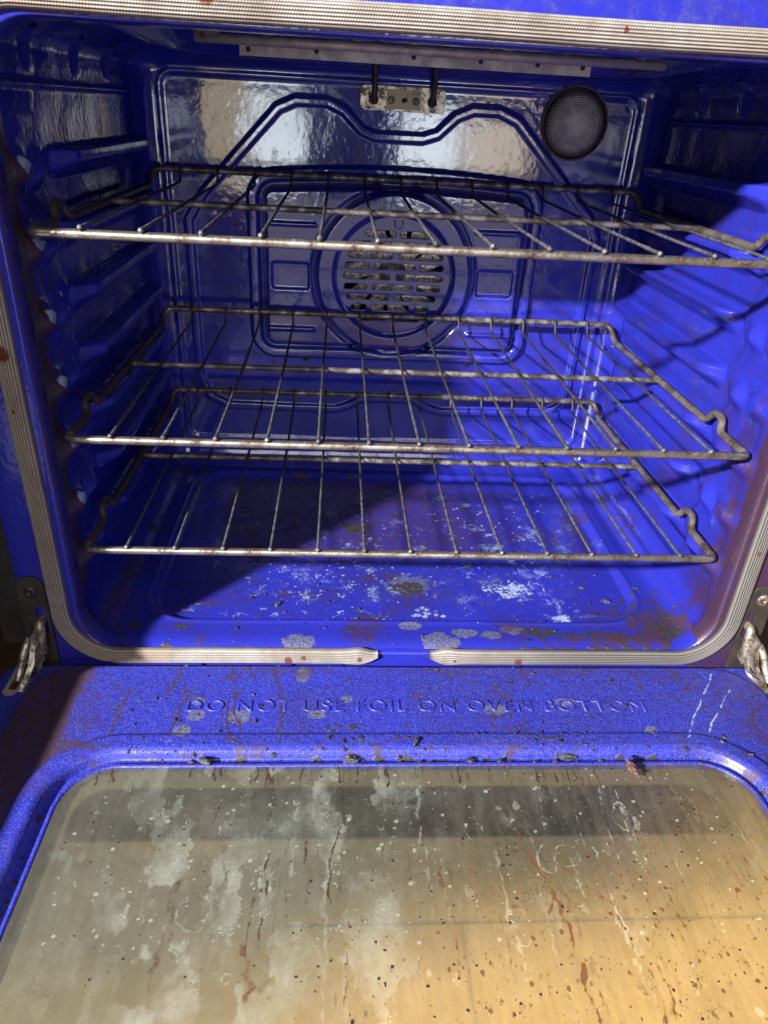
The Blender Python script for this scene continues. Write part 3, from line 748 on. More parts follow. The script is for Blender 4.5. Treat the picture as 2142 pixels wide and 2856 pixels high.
pt.blob(1, STREAK_W[0][-1][0] - 0.004, STREAK_W[0][-1][1] + 0.005, 0.012, 0.009, 0.9, 0.6, 120, speck=0.4)
for (x, y, a_, b_) in FL_BROWN: pt.blob(2, x, y, a_, b_, 0.62, 0.8, 70, soft=0.8)
for (x, y, a_, b_) in FL_DARK: pt.blob(0, x, y, a_, b_, 1.0, 0.7, 120, speck=0.34)
pt.blob(3, FL_DARK[0][0], FL_DARK[0][1] + 0.006, 0.028, 0.020, 0.7, 0.5)
for (x, y, a_, b_) in LIP_GREY: pt.blob(3, x, y, a_, b_, 1.25, 0.45, 120, soft=0.2)
for (x, y, a_, b_) in LIP_DARK: pt.blob(0, x, y, a_, b_, 0.8, 0.6, 200, speck=0.4)
# radiating burnt smear in the right front corner
for k in range(260):
    a = random.uniform(1.35, 2.75); l0 = 0.085 * random.random() ** 0.75
    x, y = 0.292 + math.cos(a) * l0 * 1.1, 0.0 + math.sin(a) * l0
    pt.blob(random.choice((0, 2, 2)), x, y, random.uniform(0.001, 0.0055), random.uniform(0.0012, 0.005), random.uniform(0.5, 0.95), 0.9, 260, speck=0.40, soft=0.7)
pt.blob(2, 0.278, 0.016, 0.048, 0.034, 1.05, 0.8, 110, soft=0.9)
pt.blob(0, 0.285, 0.008, 0.030, 0.018, 0.75, 0.9, 140, speck=0.42, soft=0.8)
pt.blob(2, 0.225, 0.00, 0.08, 0.013, 0.9, 0.8, 110, soft=0.9)
pt.noisy(2, 24, 0.48, 0.8, 0.65, 35)
pt.noisy(1, 28, 0.54, 0.85, 0.42, 36, region=(1 - sstep(-0.02, 0.0, sdf_rr(pt.AA, pt.BB, 0, 0.2, 0.26, 0.165, 0.05))))
pt.noisy(1, 75, 0.60, 0.80, 0.50, 37, region=(1 - sstep(-0.02, 0.0, sdf_rr(pt.AA, pt.BB, 0.02, 0.15, 0.20, 0.12, 0.05))))
pt.blob(3, 0.02, 0.09, 0.20, 0.07, 0.30, 0.8, 30, soft=0.9)
for k in range(22):
    a = random.uniform(1.5, 2.5)
    l0 = random.uniform(0.0, 0.03); l1 = l0 + random.uniform(0.01, 0.05)
    cx, cy = 0.293, 0.002
    pt.line(random.choice((0, 2, 2)), [(cx + math.cos(a) * l0, cy + math.sin(a) * l0), (cx + math.cos(a) * l1, cy + math.sin(a) * l1)], random.uniform(0.0012, 0.003), 0.85, 0.7, 0.35)
pt.line(0, [(0.12, -0.014), (0.20, -0.013), (0.30, -0.006)], 0.006, 0.9, 0.8, 0.3)
pt.line(0, [(-0.20, -0.0155), (0.02, -0.0155), (0.12, -0.0155)], 0.0025, 0.8, 0.8, 0.35)
pt.specks(0, -0.24, 0.3, -0.012, 0.025, 420, 0.0005, 0.0013, 0.9)
pt.specks(0, -0.25, 0.27, 0.03, 0.36, 420, 0.0006, 0.0030, 0.95, 0.8)
pt.specks(1, -0.16, 0.21, 0.03, 0.30, 520, 0.0005, 0.0016, 0.75)
pt.specks(1, 0.05, 0.22, 0.12, 0.32, 260, 0.0006, 0.0026, 0.8)
pt.specks(1, -0.16, 0.0, 0.03, 0.15, 260, 0.0005, 0.0020, 0.9)
for k in range(36):
    x = random.uniform(-0.2, 0.24); y = random.uniform(0.04, 0.33)
    pt.blob(1, x, y, random.uniform(0.003, 0.012), random.uniform(0.003, 0.008), 0.5, 0.7, 180, speck=0.45, soft=0.7)
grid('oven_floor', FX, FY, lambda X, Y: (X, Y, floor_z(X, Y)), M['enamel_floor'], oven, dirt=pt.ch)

# ---- ceiling
def ceil_z(X, Y):
    z = np.full(X.shape, ZC)
    d = sdf_rr(X, Y, 0, 0.215, 0.253, 0.166, 0.04)
    z = z + 0.030 * (1 - sstep(-0.030, 0.0, d)) - 0.002 * np.exp(-((d - 0.004) / 0.004) ** 2)
    ax = np.abs(X)
    t = np.clip((ax - XP) / EX, 0, 0.9999)
    z = np.where(ax > XP, ZP1 + ET * np.sqrt(1 - t * t), z)
    t = np.clip((0.02 - Y) / 0.036, 0, 1)
    return z - 0.006 * t
CXs = np.linspace(-x45, x45, 240); CYs = np.linspace(-0.012, YB - RB + RB * S45, 160)
grid('ceiling_panel', CXs, CYs, lambda X, Y: (X, Y, ceil_z(X, Y)), M['enamel'], oven, flip=True)

# ---- back wall with pressed beads
FC = (-0.001, 0.333)
om = [(-0.245, 0.420), (-0.149, 0.519), (-0.128, 0.528), (-0.090, 0.528), (-0.070, 0.520), (-0.048, 0.500), (-0.032, 0.4945), (0.026, 0.4945), (0.044, 0.500), (0.066, 0.520), (0.086, 0.528), (0.118, 0.528), (0.142, 0.519), (0.252, 0.412), (0.264, 0.39),
      (0.264, 0.185), (0.255, 0.155), (0.232, 0.142), (0.078, 0.140), (0.060, 0.146), (0.038, 0.158), (-0.034, 0.158), (-0.056, 0.146), (-0.074, 0.140), (-0.225, 0.142), (-0.252, 0.155), (-0.264, 0.185), (-0.264, 0.39)]
def back_h(X, Z):
    ax = np.abs(X)
    qx = (ax - XP) / EX
    qz = np.maximum((Z - ZP1) / ET, (ZP0 - Z) / EB)
    d = np.hypot(np.maximum(qx, 0), np.maximum(qz, 0))
    h = RB * (1 - np.sqrt(1 - np.minimum(d, 0.9995) ** 2))
    fr = sdf_rr(X, Z, 0, (ZP0 + ZP1) / 2, XP + 0.001, (ZP1 - ZP0) / 2 + 0.001, 0.016)
    h = h + 0.0030 * np.exp(-(fr / 0.0030) ** 2)
    D = seg_dist(X, Z, om)
    h = h + 0.0042 * (1 - sstep(0.0035, 0.0062, D))
    return h
def back_d(X, Z):
    qx = (np.abs(X) - XP) / EX
    qz = np.maximum((Z - ZP1) / ET, (ZP0 - Z) / EB)
    return np.hypot(np.maximum(qx, 0), np.maximum(qz, 0))
def dens(lo, hi, n, e0, e1, ne):
    return np.concatenate([e0 + (lo - e0) * np.linspace(0, 1, ne) ** 2 if False else np.array([]), ])
ex = XP + EX * np.sin(np.linspace(0, math.pi / 2 * 0.985, 14))[1:]
BX = np.concatenate([-ex[::-1], np.linspace(-XP, XP, 370), ex])
ez1 = ZP1 + ET * np.sin(np.linspace(0, math.pi / 2 * 0.985, 12))[1:]
ez0 = ZP0 - EB * np.sin(np.linspace(0, math.pi / 2 * 0.985, 14))[1:]
BZ = np.concatenate([ez0[::-1], np.linspace(ZP0, ZP1, 310), ez1])
pt = Paint(BX, BZ)
random.seed(31)
pt.noisy(3, 20, 0.55, 0.8, 0.25, 41)
pt.specks(0, -0.27, 0.27, 0.1, 0.5, 80, 0.0005, 0.0014, 0.7)
pt.noisy(2, 45, 0.66, 0.8, 0.35, 43)
grid('back_wall', BX, BZ, lambda X, Z: (X, YB - back_h(X, Z), Z), M['enamel_back'], oven,
     keep=lambda X, Z: (back_d(X, Z) < 1.25) & (np.hypot(X - FC[0], Z - FC[1]) > 0.088), dirt=pt.ch)

# ---- fan cover
def cover_y(X, Z):
    arch = 0.010 * (1 - (X / 0.19) ** 2)
    Zs = np.where(Z > FC[1], FC[1] + (Z - FC[1]) * (1 - 0.083 * (1 - (X / 0.19) ** 2)), Z)
    d = sdf_rr(X, Zs, -0.001, 0.3335, 0.190, 0.1185, 0.034)
    h = 0.0085 * (1 - sstep(-0.004, 0.0, d))
    h = h - 0.0065 * np.exp(-((d + 0.0185) / 0.0035) ** 2)
    h = h + 0.0075 * (1 - sstep(-0.0265, -0.0215, d))
    rr = np.hypot(X - FC[0], Z - FC[1])
    h = h + 0.006 * sstep(0.103, 0.098, rr) * sstep(0.076, 0.081, rr)
    h = h - 0.004 * np.exp(-((rr - 0.1055) / 0.003) ** 2)
    for sx in (-1, 1):
        cx = -0.001 + sx * 0.1345
        dd = sdf_rr(X, Z, cx, 0.3285, 0.026, 0.0185, 0.006)
        h = h - 0.0032 * (1 - sstep(-0.004, 0.0, dd))
        d2 = sdf_rr(X, Z, cx + sx * 0.001, 0.2600, 0.033, 0.0035, 0.003)
        h = h + 0.0035 * (1 - sstep(-0.003, 0.001, d2))
        d3 = sdf_rr(X, Z, cx - sx * 0.004, 0.392, 0.030, 0.0025, 0.002)
        h = h + 0.002 * (1 - sstep(-0.002, 0.001, d3))
    h = h - 0.02 * (1 - sstep(0.0725, 0.0745, rr))
    return 0.4145 - h
def cover_keep(X, Z):
    Zs = np.where(Z > FC[1], FC[1] + (Z - FC[1]) * (1 - 0.083 * (1 - (X / 0.19) ** 2)), Z)
    d = sdf_rr(X, Zs, -0.001, 0.3335, 0.190, 0.1185, 0.034)
    return (d < 0.0015) & (np.hypot(X - FC[0], Z - FC[1]) > 0.0718)
GX = np.linspace(-0.194, 0.192, 330); GZ = np.linspace(0.211, 0.4655, 220)
pt = Paint(GX, GZ)
pt.noisy(3, 30, 0.5, 0.8, 0.35, 51)
pt.specks(0, -0.17, 0.17, 0.22, 0.44, 110, 0.0005, 0.0016, 0.8)
fc = grid('fan_cover', GX, GZ, lambda X, Z: (X, cover_y(X, Z), Z), M['enamel_back'], oven, keep=cover_keep, dirt=pt.ch)

# ---- slotted grille disc: nine rows of rounded slots
K = 1.156e-4
rows = {4: [(-340, 10), (45, 400)], 3: [(-470, -175), (-130, 235), (275, 490)], 2: [(-525, -10), (35, 555)], 1: [(-560, -275), (-235, 250), (290, 570)],
        0: [(-575, -30), (20, 570)], -1: [(-565, -290), (-245, 235), (265, 550)], -2: [(-535, -35), (10, 505)],
        -3: [(-480, -290), (-255, 205), (255, 430)], -4: [(-375, -45), (5, 330)]}
GC = (FC[0], 0.3315)
outl = [circ(GC[0], GC[1] + 0.0, 0.0745, 96)]
for rw, sl in rows.items():
    for (a, b) in sl:
        x0, x1 = a * K, b * K
        outl.append(rrect(GC[0] + (x0 + x1) / 2, GC[1] + rw * 0.01335, (x1 - x0) / 2, 0.0047, 0.0045, 5))
plate2d('fan_grille', outl, M['enamel_back'], oven, 0.0016, 0.0009, 'XZ', (0, 0.4015, 0), 2)
def text_mesh(name, body, size, mat, parent, loc, plane, width=None, extrude=0.0004, bevel=0.0003, space=1.0, offset=0.0):
    cu = bpy.data.curves.new(name, 'FONT')
    cu.body = body; cu.size = size; cu.extrude = extrude; cu.bevel_depth = bevel; cu.align_x = 'CENTER'; cu.align_y = 'CENTER'
    cu.space_character = space; cu.offset = offset
    tmp = bpy.data.objects.new('tmp', cu); C.objects.link(tmp)
    dg = bpy.context.evaluated_depsgraph_get()
    me = bpy.data.meshes.new_from_object(tmp.evaluated_get(dg))
    bpy.data.objects.remove(tmp)
    if width:
        xs = [v.co.x for v in me.vertices]; s = width / (max(xs) - min(xs)); c = (max(xs) + min(xs)) / 2
        me.transform(Matrix.Diagonal((s, 1, 1, 1)) @ Matrix.Translation((-c, 0, 0)))
    if plane == 'XZ': me.transform(Matrix.Rotation(math.radians(90), 4, 'X'))
    me.transform(Matrix.Translation(loc))
    a = me.color_attributes.new('dirt', 'FLOAT_COLOR', 'POINT')
    a.data.foreach_set('color', np.zeros(len(me.vertices) * 4, dtype=np.float32))
    me.materials.clear(); me.materials.append(mat); me.name = name
    return link(bpy.data.objects.new(name, me), parent)
gu = [(-0.0050, 0.0065), (-0.0050, 0.0), (-0.0046, -0.003), (-0.0025, -0.0055), (0, -0.0062), (0.0025, -0.0055), (0.0046, -0.003), (0.0050, 0.0), (0.0050, 0.0065)]
mb = MB(); mb.tube(round_path([(GC[0] + x + 0.003, 0.4003, GC[1] + 0.0655 + z * 0.85) for x, z in gu], 0.002), 0.00115, 8)
mb.build('embossed_mark', M['enamel_back'], fc)

# ---- dark fan chamber and fan
lathe('fan_chamber', [(0.112, -0.012), (0.112, 0.075), (0.0001, 0.075)], M['dark_metal'], oven, (FC[0], 0.415, FC[1]))
fan = lathe('convection_fan', [(0.0001, -0.010), (0.010, -0.010), (0.012, -0.004), (0.018, -0.003), (0.020, 0.002), (0.0001, 0.002)], M['fan'], oven, (FC[0], 0.432, FC[1]))
for k in range(11):
    a0 = 2 * math.pi * k / 11 + 0.15
    V = []; Q = []
    n = 7
    for i in range(n):
        r = 0.014 + (0.070 - 0.014) * i / (n - 1)
        wd = 0.006 + 0.008 * i / (n - 1)
        tw = 0.14
        for j, s in enumerate((-1, 1)):
            a = a0 + 0.25 * (i / (n - 1))
            ox, oz = -math.sin(a) * wd * s, math.cos(a) * wd * s
            V.append((FC[0] + math.cos(a) * r + ox, 0.432 + s * wd * tw, FC[1] + math.sin(a) * r + oz))
    for i in range(n - 1): Q.append((2 * i, 2 * i + 1, 2 * i + 3, 2 * i + 2))
    b = np_mesh('blade', V, Q, M['fan'], fan, False)
    m = b.modifiers.new('thick', 'SOLIDIFY'); m.thickness = 0.0009

for x in (-0.1158, 0.1100):
    s = lathe('screw', [(0.0001, -0.0022), (0.0018, -0.002), (0.0045, -0.0014), (0.0050, 0.0), (0.0050, 0.002)], M['dark_metal'], oven, (x, 0.4128, 0.2165), n=20)

# ---- lamp
lathe('lamp_bezel', [(0.0390, -0.003), (0.0402, -0.0045), (0.0412, -0.003), (0.0416, 0.004)], M['rust_char'], oven, (0.2115, YB - 0.001, 0.5205))
lathe('lamp_lens', [(0.0001, -0.0155), (0.010, -0.0150), (0.020, -0.0132), (0.028, -0.0105), (0.034, -0.0070), (0.0380, -0.002), (0.0395, 0.003)], M['lens'], oven, (0.2115, YB - 0.002, 0.5205), n=64)

# ---- heater bracket with nameplate, screws and two element legs
br = plate2d('element_bracket', [rrect(-0.0005, 0.5355, 0.0505, 0.0128, 0.006)], M['plated'], oven, 0.0010, 0.0004, 'XZ', (0, YB - 0.0022, 0))
plate2d('nameplate', [rrect(0.0005, 0.5350, 0.0205, 0.0102, 0.001)], M['label_plate'], br, 0.0004, 0.0001, 'XZ', (0, YB - 0.0036, 0))
text_mesh('stamped_number', '4407', 0.0052, M['ink'], br, (0.0155, YB - 0.0040, 0.5415), 'XZ', extrude=0.00008, bevel=0.0)
for x in (-0.0145, 0.0150):
    lathe('screw', [(0.0001, -0.0012), (0.0026, -0.0012), (0.0030, -0.0006), (0.0031, 0)], M['plated'], br, (x, YB - 0.0040, 0.5340), n=20)
    s = MB(); s.box((x, YB - 0.0052, 0.5340), (0.0022, 0.0002, 0.0004), (0, 0.6, 0)); s.box((x, YB - 0.00525, 0.5340), (0.0022, 0.0002, 0.0004), (0, 0.6 + math.pi / 2, 0))
    s.build('screw_slot', M['ink'], br, False)
    lathe('screw_ring', [(0.0033, -0.0004), (0.0043, -0.0004), (0.0043, 0.0002)], M['ink'], br, (x, YB - 0.0038, 0.5340), n=24)
s = MB(); s.tube([(0.0002, YB - 0.004, 0.5340), (0.0002, YB - 0.0055, 0.5340), (0.004, YB - 0.0065, 0.5352)], 0.0024, 10); s.build('clip', M['dark_metal'], br)
for x in (-0.0355, 0.0345):
    s = MB()
    s.tube(round_path([(x, YB, 0.5335), (x, YB - 0.012, 0.5335), (x + 0.0005, YB - 0.0125, 0.545), (x + 0.0005, YB - 0.03, 0.583), (x * 1.0, 0.30, 0.587)], 0.006), 0.0034, 12)
    s.build('element_leg', M['dark_metal'], br)
    lathe('bushing', [(0.0036, -0.001), (0.0058, -0.001), (0.0058, 0.0)], M['ink'], br, (x, YB - 0.0033, 0.5338), n=20)
# ---- broil element and its two hanging reflector strips
s = MB()
for k in range(4):
    y = 0.12 + 0.055 * k
    s.tube(round_path([(-0.19, y, 0.589), (0.19, y, 0.589)], 0.01), 0.0033, 8)
s.build('broil_element', M['dark_metal'], oven)
s = MB(); s.tube([(-0.2078, 0.215, 0.5722), (-0.07, 0.215, 0.5728), (0.09, 0.2155, 0.5728), (0.2330, 0.215, 0.5728)], 0.0041, 12)
s.box((-0.198, 0.222, 0.5736), (0.0098, 0.010, 0.0042))
f1 = s.build('reflector_strip', M['shield'], oven)
f1['label'] = 'long front strip under the oven ceiling'
s = MB(); s.box((0.0045, 0.300, 0.5692), (0.1825, 0.0012, 0.0048)); s.box((0.0045, 0.306, 0.5735), (0.1825, 0.006, 0.0012))
f2 = s.build('reflector_strip', M['shield'], oven, False)
f2['label'] = 'shorter rear strip under the oven ceiling'
for px, py, pz, par in ((-0.2000, 0.2110, 0.5735, f1), (-0.015, 0.2113, 0.5765, f1), (0.065, 0.2113, 0.5765, f1), (0.145, 0.2113, 0.5765, f1), (0.205, 0.2113, 0.5765, f1),
                     (-0.169, 0.2980, 0.570, f2), (-0.10, 0.298, 0.572, f2), (0.0, 0.298, 0.572, f2), (0.07, 0.298, 0.572, f2), (0.13, 0.298, 0.572, f2), (0.178, 0.298, 0.572, f2)):
    lathe('rivet', [(0.0001, -0.0016), (0.0016, -0.0012), (0.0024, 0.0), (0.0024, 0.002)], M['rust_char'] if par is f1 else M['dark_metal'], par, (px, py, pz), n=14)
for x, y, par in [(q, 0.217, f1) for q in (-0.19, -0.06, 0.08, 0.21)] + [(q, 0.305, f2) for q in (-0.15, 0.0, 0.16)]:
    s = MB(); s.box((x, y, 0.586), (0.004, 0.001, 0.0125)); s.build('strip_hanger', M['shield'], par, False)

# ---- front frame
def rr_pts(hx, z0, z1, r, n=14, m=40):
    """closed loop, same point count whatever the size, starting bottom centre, counter-clockwise seen from the front"""
    cx, cz = 0.0, (z0 + z1) / 2
    hz = (z1 - z0) / 2
    out = []
    def seg(p, q, k):
        for i in range(k): out.append((p[0] + (q[0] - p[0]) * i / k, p[1] + (q[1] - p[1]) * i / k))
    def arc(ax, az, a0):
        for i in range(n): 
            a = math.radians(a0 + 90 * i / n); out.append((ax + r * math.cos(a), az + r * math.sin(a)))
    seg((0, z0), (hx - r, z0), m); arc(hx - r, z0 + r, 270); seg((hx, z0 + r), (hx, z1 - r), m); arc(hx - r, z1 - r, 0)
    seg((hx - r, z1), (-hx + r, z1), m * 2); arc(-hx + r, z1 - r, 90); seg((-hx, z1 - r), (-hx, z0 + r), m); arc(-hx + r, z0 + r, 180)
    seg((-hx + r, z0), (0, z0), m)
    return out
def at_y(loop, y): return [(x, y, z) for x, z in loop]
loops = [at_y(rr_pts(0.3620, -0.03, 0.70, 0.006), 0.02), at_y(rr_pts(0.3620, -0.03, 0.70, 0.006), -0.0165), at_y(rr_pts(0.3605, -0.0285, 0.6985, 0.006), -0.018)]
for hx, z0, z1, r in ((0.350, 0.020, 0.62, 0.03), (0.340, 0.034, 0.590, 0.045), (0.3280, 0.042, 0.578, 0.050), (0.318, 0.046, 0.5685, 0.048), (0.3145, 0.048, 0.5655, 0.046)):
    loops.append(at_y(rr_pts(hx, z0, z1, r), -0.018))
for d_, y in ((0.0, -0.0178), (0.0012, -0.0165), (0.0022, -0.013), (0.0027, -0.007), (0.0028, 0.0)):
    loops.append(at_y(rr_pts(0.3130 - d_, 0.0490 + d_ * 0.9, 0.5645 - d_ * 0.6, 0.045), y))
V = [p for lp in loops for p in lp]
n = len(loops[0])
Q = []
for i in range(len(loops) - 1):
    for k in range(n):
        k2 = (k + 1) % n
        Q.append((i * n + k, i * n + k2, (i + 1) * n + k2, (i + 1) * n + k))
VA = np.array(V)
D = np.zeros((len(V), 4))
rightlow = (VA[:, 0] > 0.30) & (VA[:, 2] < 0.30)
D[:, 3] = (VA[:, 2] > 0.55) * (0.1 + 0.4 * fbm(VA[:, 0] * 14, VA[:, 2] * 60, 9))  # top of frame dulled in colour in place of blocked light
D[:, 2] = rightlow * 0.95 * (0.5 + fbm(VA[:, 0] * 80, VA[:, 2] * 30, 3))
D[:, 2] = np.maximum(D[:, 2], ((VA[:, 0] < -0.30) & (VA[:, 1] > -0.017)) * 0.6)
np_mesh('front_frame', V, Q, M['enamel'], oven, True, D)

# ---- woven gasket: swept flat braid with ribs
def gasket():
    hx, z0, z1, r = 0.3270, 0.0470, 0.5745, 0.050
    loop = rr_pts(hx, z0, z1, r, 30, 60)
    L = len(loop)
    P = [Vector((x, 0, z)) for x, z in loop]
    # resample evenly and drop the gap at bottom centre
    cum = [0]
    for i in range(L): cum.append(cum[-1] + (P[(i + 1) % L] - P[i]).length)
    tot = cum[-1]; step = 0.0030
    n = int(tot / step)
    pts = []
    j = 0
    for i in range(n + 1):
        s = tot * i / n
        while j < L - 1 and cum[j + 1] < s: j += 1
        f = (s - cum[j]) / max(cum[j + 1] - cum[j], 1e-9)
        pts.append((P[j].lerp(P[(j + 1) % L], f), s))
    g0, g1 = 0.0230, tot - 0.0250      # right piece starts, left piece ends
    pts = [q for q in pts if g0 <= q[1] <= g1]
    m = 49; ribs = 8
    V = []; E = []; D = []
    N = len(pts)
    for i, (p, s) in enumerate(pts):
        a = pts[max(i - 1, 0)][0]; b = pts[min(i + 1, N - 1)][0]
        t = (b - a).normalized()
        out = Vector((t.z, 0, -t.x))       # outward from the opening (loop runs ccw)
        e0 = (s - g0); e1 = (g1 - s)
        e = min(e0, e1)
        tp = min(1.0, 0.30 + 0.70 * math.sin(min(e / 0.022, 1) * math.pi / 2))
        fl = 1 + 0.20 * math.exp(-((e - 0.020) / 0.010) ** 2)
        wob = 0.00025 * math.sin(s * 23)
        hw = 0.0083 * tp * fl
        lift = 0.004 * math.exp(-e / 0.006)
        for k in range(m):
            u = -1 + 2 * k / (m - 1)
            rib = (u + 1) / 2 * ribs
            hh = 0.0072 * (max(0, 1 - abs(u) ** 3.2)) ** 0.5 * (0.6 + 0.4 * tp)
            hh += 0.0007 * abs(math.sin(rib * math.pi)) * (1 - u * u)
            q = p + out * (u * hw + wob)
            V.append((q.x, -0.0178 - hh, q.z + lift))
            E.append((s, rib * 0.9999, 0, 1))
            x, z = q.x, q.z
            grey = 0.0; warm = 0.0; red = 0.0
            if z < 0.30 and x > 0.05: grey = min(1, (x - 0.02) / 0.15)
            if x < -0.28 and z < 0.5: warm = 0.75
            if z < 0.08 and x < -0.23: warm = 1.0
            if z > 0.55 and (x < -0.22 or x > 0.16): warm = 0.4
            for (cx, cz, rr) in ((-0.158, 0.581, 0.009), (-0.3275, 0.346, 0.0085), (-0.3275, 0.300, 0.003), (0.3255, 0.178, 0.004), (0.115, 0.045, 0.006), (-0.115, 0.045, 0.007), (-0.10, 0.049, 0.004), (0.05, 0.046, 0.003), (-0.045, 0.047, 0.004), (0.11, 0.576, 0.003)):
                d = math.hypot(x - cx, (z - cz) * 0.8)
                if d < rr * 0.9: red = max(red, 1 - d / rr + 0.1)
            D.append((0, warm, red, grey))
    Q = []
    for i in range(N - 1):
        for k in range(m - 1):
            Q.append((i * m + k, i * m + k + 1, (i + 1) * m + k + 1, (i + 1) * m + k))
    # end caps
    for base, sg in ((0, 1), ((N - 1) * m, -1)):
        c = len(V)
        V.append(tuple(np.mean(np.array(V[base:base + m]), axis=0))); E.append((0, 0.5, 0, 1)); D.append((0, 0.6, 0, 0))
        for k in range(0, m - 2, 2):
            q = (c, base + k, base + k + 1, base + k + 2)
            Q.append(q if sg > 0 else q[::-1])
    return np_mesh('door_gasket', V, Q, M['gasket'], oven, True, D, E)
gasket()

# ---- dark void and oven body behind the frame edge
s = MB()
s.box((0, 0.26, 0.335), (0.3595, 0.0015, 0.345)); 
s = MB(); 
for sx in (-1, 1): s.box((sx * 0.3605, 0.245, 0.335), (0.0015, 0.225, 0.365))
s.box((0, 0.47, 0.335), (0.359, 0.0015, 0.365)); s.box((0, 0.245, 0.6985), (0.359, 0.225, 0.0015)); s.box((0, 0.245, -0.0285), (0.359, 0.225, 0.0015))
s.build('oven_casing', M['black'], oven, False)
for sx in (-1, 1):  # added black boxes standing in for the dark gap beside the frame
    s = MB(); s.box((sx * 0.3812, 0.012, 0.345), (0.0172, 0.006, 0.305)); s.build('gap_fill', M['black'], oven, False)

# ---- hinges
def hinge(sx):
    x0, x1 = 0.3370, 0.3610
    xc = sx * (x0 + x1) / 2
    hp = plate2d('hinge_plate', [rrect(xc, 0.062, (x1 - x0) / 2, 0.0755, 0.010), rrect(sx * 0.3440, 0.0895, 0.0048, 0.0150, 0.0045)], M['hinge_plate'], oven, 0.0012, 0.0004, 'XZ', (0, -0.0196, 0))
    hp['label'] = 'black hinge plate on the %s of the frame' % ('left' if sx < 0 else 'right')
    lathe('screw', [(0.0001, -0.0010), (0.0018, -0.0012), (0.0020, -0.0024), (0.0050, -0.0020), (0.0062, -0.0006), (0.0064, 0.0)], M['dark_metal'] if sx < 0 else M['hinge_arm'], hp, (sx * 0.3497, -0.0203, 0.1215), n=24)
    # hooked strap coming out of the slot, then the cranked arm down into the door
    s = MB()
    xx = sx * 0.3450
    s.tube(round_path([(xx, -0.014, 0.088), (xx, -0.026, 0.090), (xx - sx * 0.0005, -0.028, 0.074), (xx + sx * 0.001, -0.030, 0.060)], 0.006), 0.0046, 10)
    s.box((xx + sx * 0.002, -0.029, 0.067), (0.0022, 0.006, 0.018), (0.25, 0, 0.1 * sx))
    st = s.build('hinge_strap', M['hinge_arm'], hp, True, 0.0006)
    s = MB()
    prof = [(-0.026, 0.080), (-0.034, 0.078), (-0.040, 0.066), (-0.044, 0.056), (-0.056, 0.049), (-0.066, 0.043), (-0.070, 0.034), (-0.058, 0.034), (-0.048, 0.040), (-0.036, 0.044), (-0.028, 0.056)]
    V = []
    for dx in (-0.0026, 0.0026):
        for (y, z) in prof: V.append((sx * 0.3560 + dx - sx * (y + 0.07) * 0.18, y, z))
    n = len(prof)
    Q = [(i, (i + 1) % n, n + (i + 1) % n, n + i) for i in range(n)]
    def fan(b): return [(b, b + 1, b + 2, b + 3), (b, b + 3, b + 4, b + 10), (b + 4, b + 5, b + 8, b + 9), (b + 5, b + 6, b + 7, b + 8), (b + 4, b + 9, b + 10, b + 10)]
    Q += [q for q in fan(0) + fan(n) if len(set(q)) == 4]
    mb = MB().add(V, Q)
    mb.tube(round_path([(sx * 0.3545, -0.030, 0.076), (sx * 0.3585, -0.040, 0.066), (sx * 0.3600, -0.046, 0.055), (sx * 0.3612, -0.056, 0.046)], 0.008), 0.0036, 8)
    arm = mb.build('hinge_arm', M['hinge_arm'], hp, True, 0.0005)
    lathe('rivet', [(0.0001, -0.0012), (0.003, -0.001), (0.0036, 0.001)], M['plated'], hp, (sx * 0.3515, -0.0335, 0.0640), n=18)
hinge(-1); hinge(1)

# ================================================================ DOOR (open, lying level)
ZD = 0.0450
WX, WY0, WY1, WR = 0.2830, -0.152, -0.535, 0.040
wcy, why = (WY0 + WY1) / 2, (WY0 - WY1) / 2
def door_z(X, Y):
    d = sdf_rr(X, Y, 0, wcy, WX, why, WR)
    z = np.full(X.shape, ZD)
    # outer plateau edge
    dp = sdf_rr(X, Y, 0, -0.33, 0.352, 0.298, 0.045)
    z = z - 0.0022 * sstep(-0.002, 0.0015, dp)
    # raised rim round the window, a groove, then the thin inner lip
    z = z + 0.0030 * sstep(0.034, 0.028, d) * sstep(0.010, 0.0175, d)
    z = z - 0.0062 * sstep(0.0125, 0.0085, d) * sstep(0.0030, 0.0048, d)
    z = z - 0.0030 * sstep(0.0045, 0.003, d)
    z = z - 0.0045 * sstep(0.0006, -0.0014, d)
    # outer edge rolls down
    de = sdf_rr(X, Y, 0, -0.322, 0.385, 0.2965, 0.018)
    z = z - 0.020 * sstep(-0.006, 0.001, de) ** 2
    z = z + (fbm(X * 9, Y * 9, 12, 2) - 0.5) * 0.0010
    return z
DX = np.linspace(-0.3865, 0.3865, 560)
DY = np.concatenate([np.linspace(-0.62, -0.40, 90), np.linspace(-0.40, -0.19, 120)[1:], np.linspace(-0.19, -0.0252, 190)[1:]])
pt = Paint(DX, DY)
random.seed(51)
for l in D_RED: pt.line(2, l, 0.0022, 1.25, 0.9, 0.22)
for l in D_RED:
    for q in l:
        for k in range(5):
            pt.blob(random.choice((0, 2, 2)), q[0] + random.gauss(0, 0.006), q[1] + random.gauss(0, 0.006), random.uniform(0.0006, 0.0022), random.uniform(0.0006, 0.0018), 0.95, 0.5, 400)
for (x, y, a_, b_) in D_GREY: pt.blob(3, x, y, a_, b_, 1.35, 0.35, 160, soft=0.2)
for (x, y, a_, b_) in D_DARK: pt.blob(random.choice((0, 2)), x, y, a_, b_, 0.9, 0.7, 150, speck=0.52, soft=0.6)
for l in D_SCR: pt.line(1, l, 0.0015, 0.85, 0.8, 0.25)
for (x, y, a_, b_) in D_BROWN: pt.blob(2, x, y, a_, b_, 0.5, 0.7, 60, soft=0.8)
dw = sdf_rr(pt.AA, pt.BB, 0, wcy, WX, why, WR)
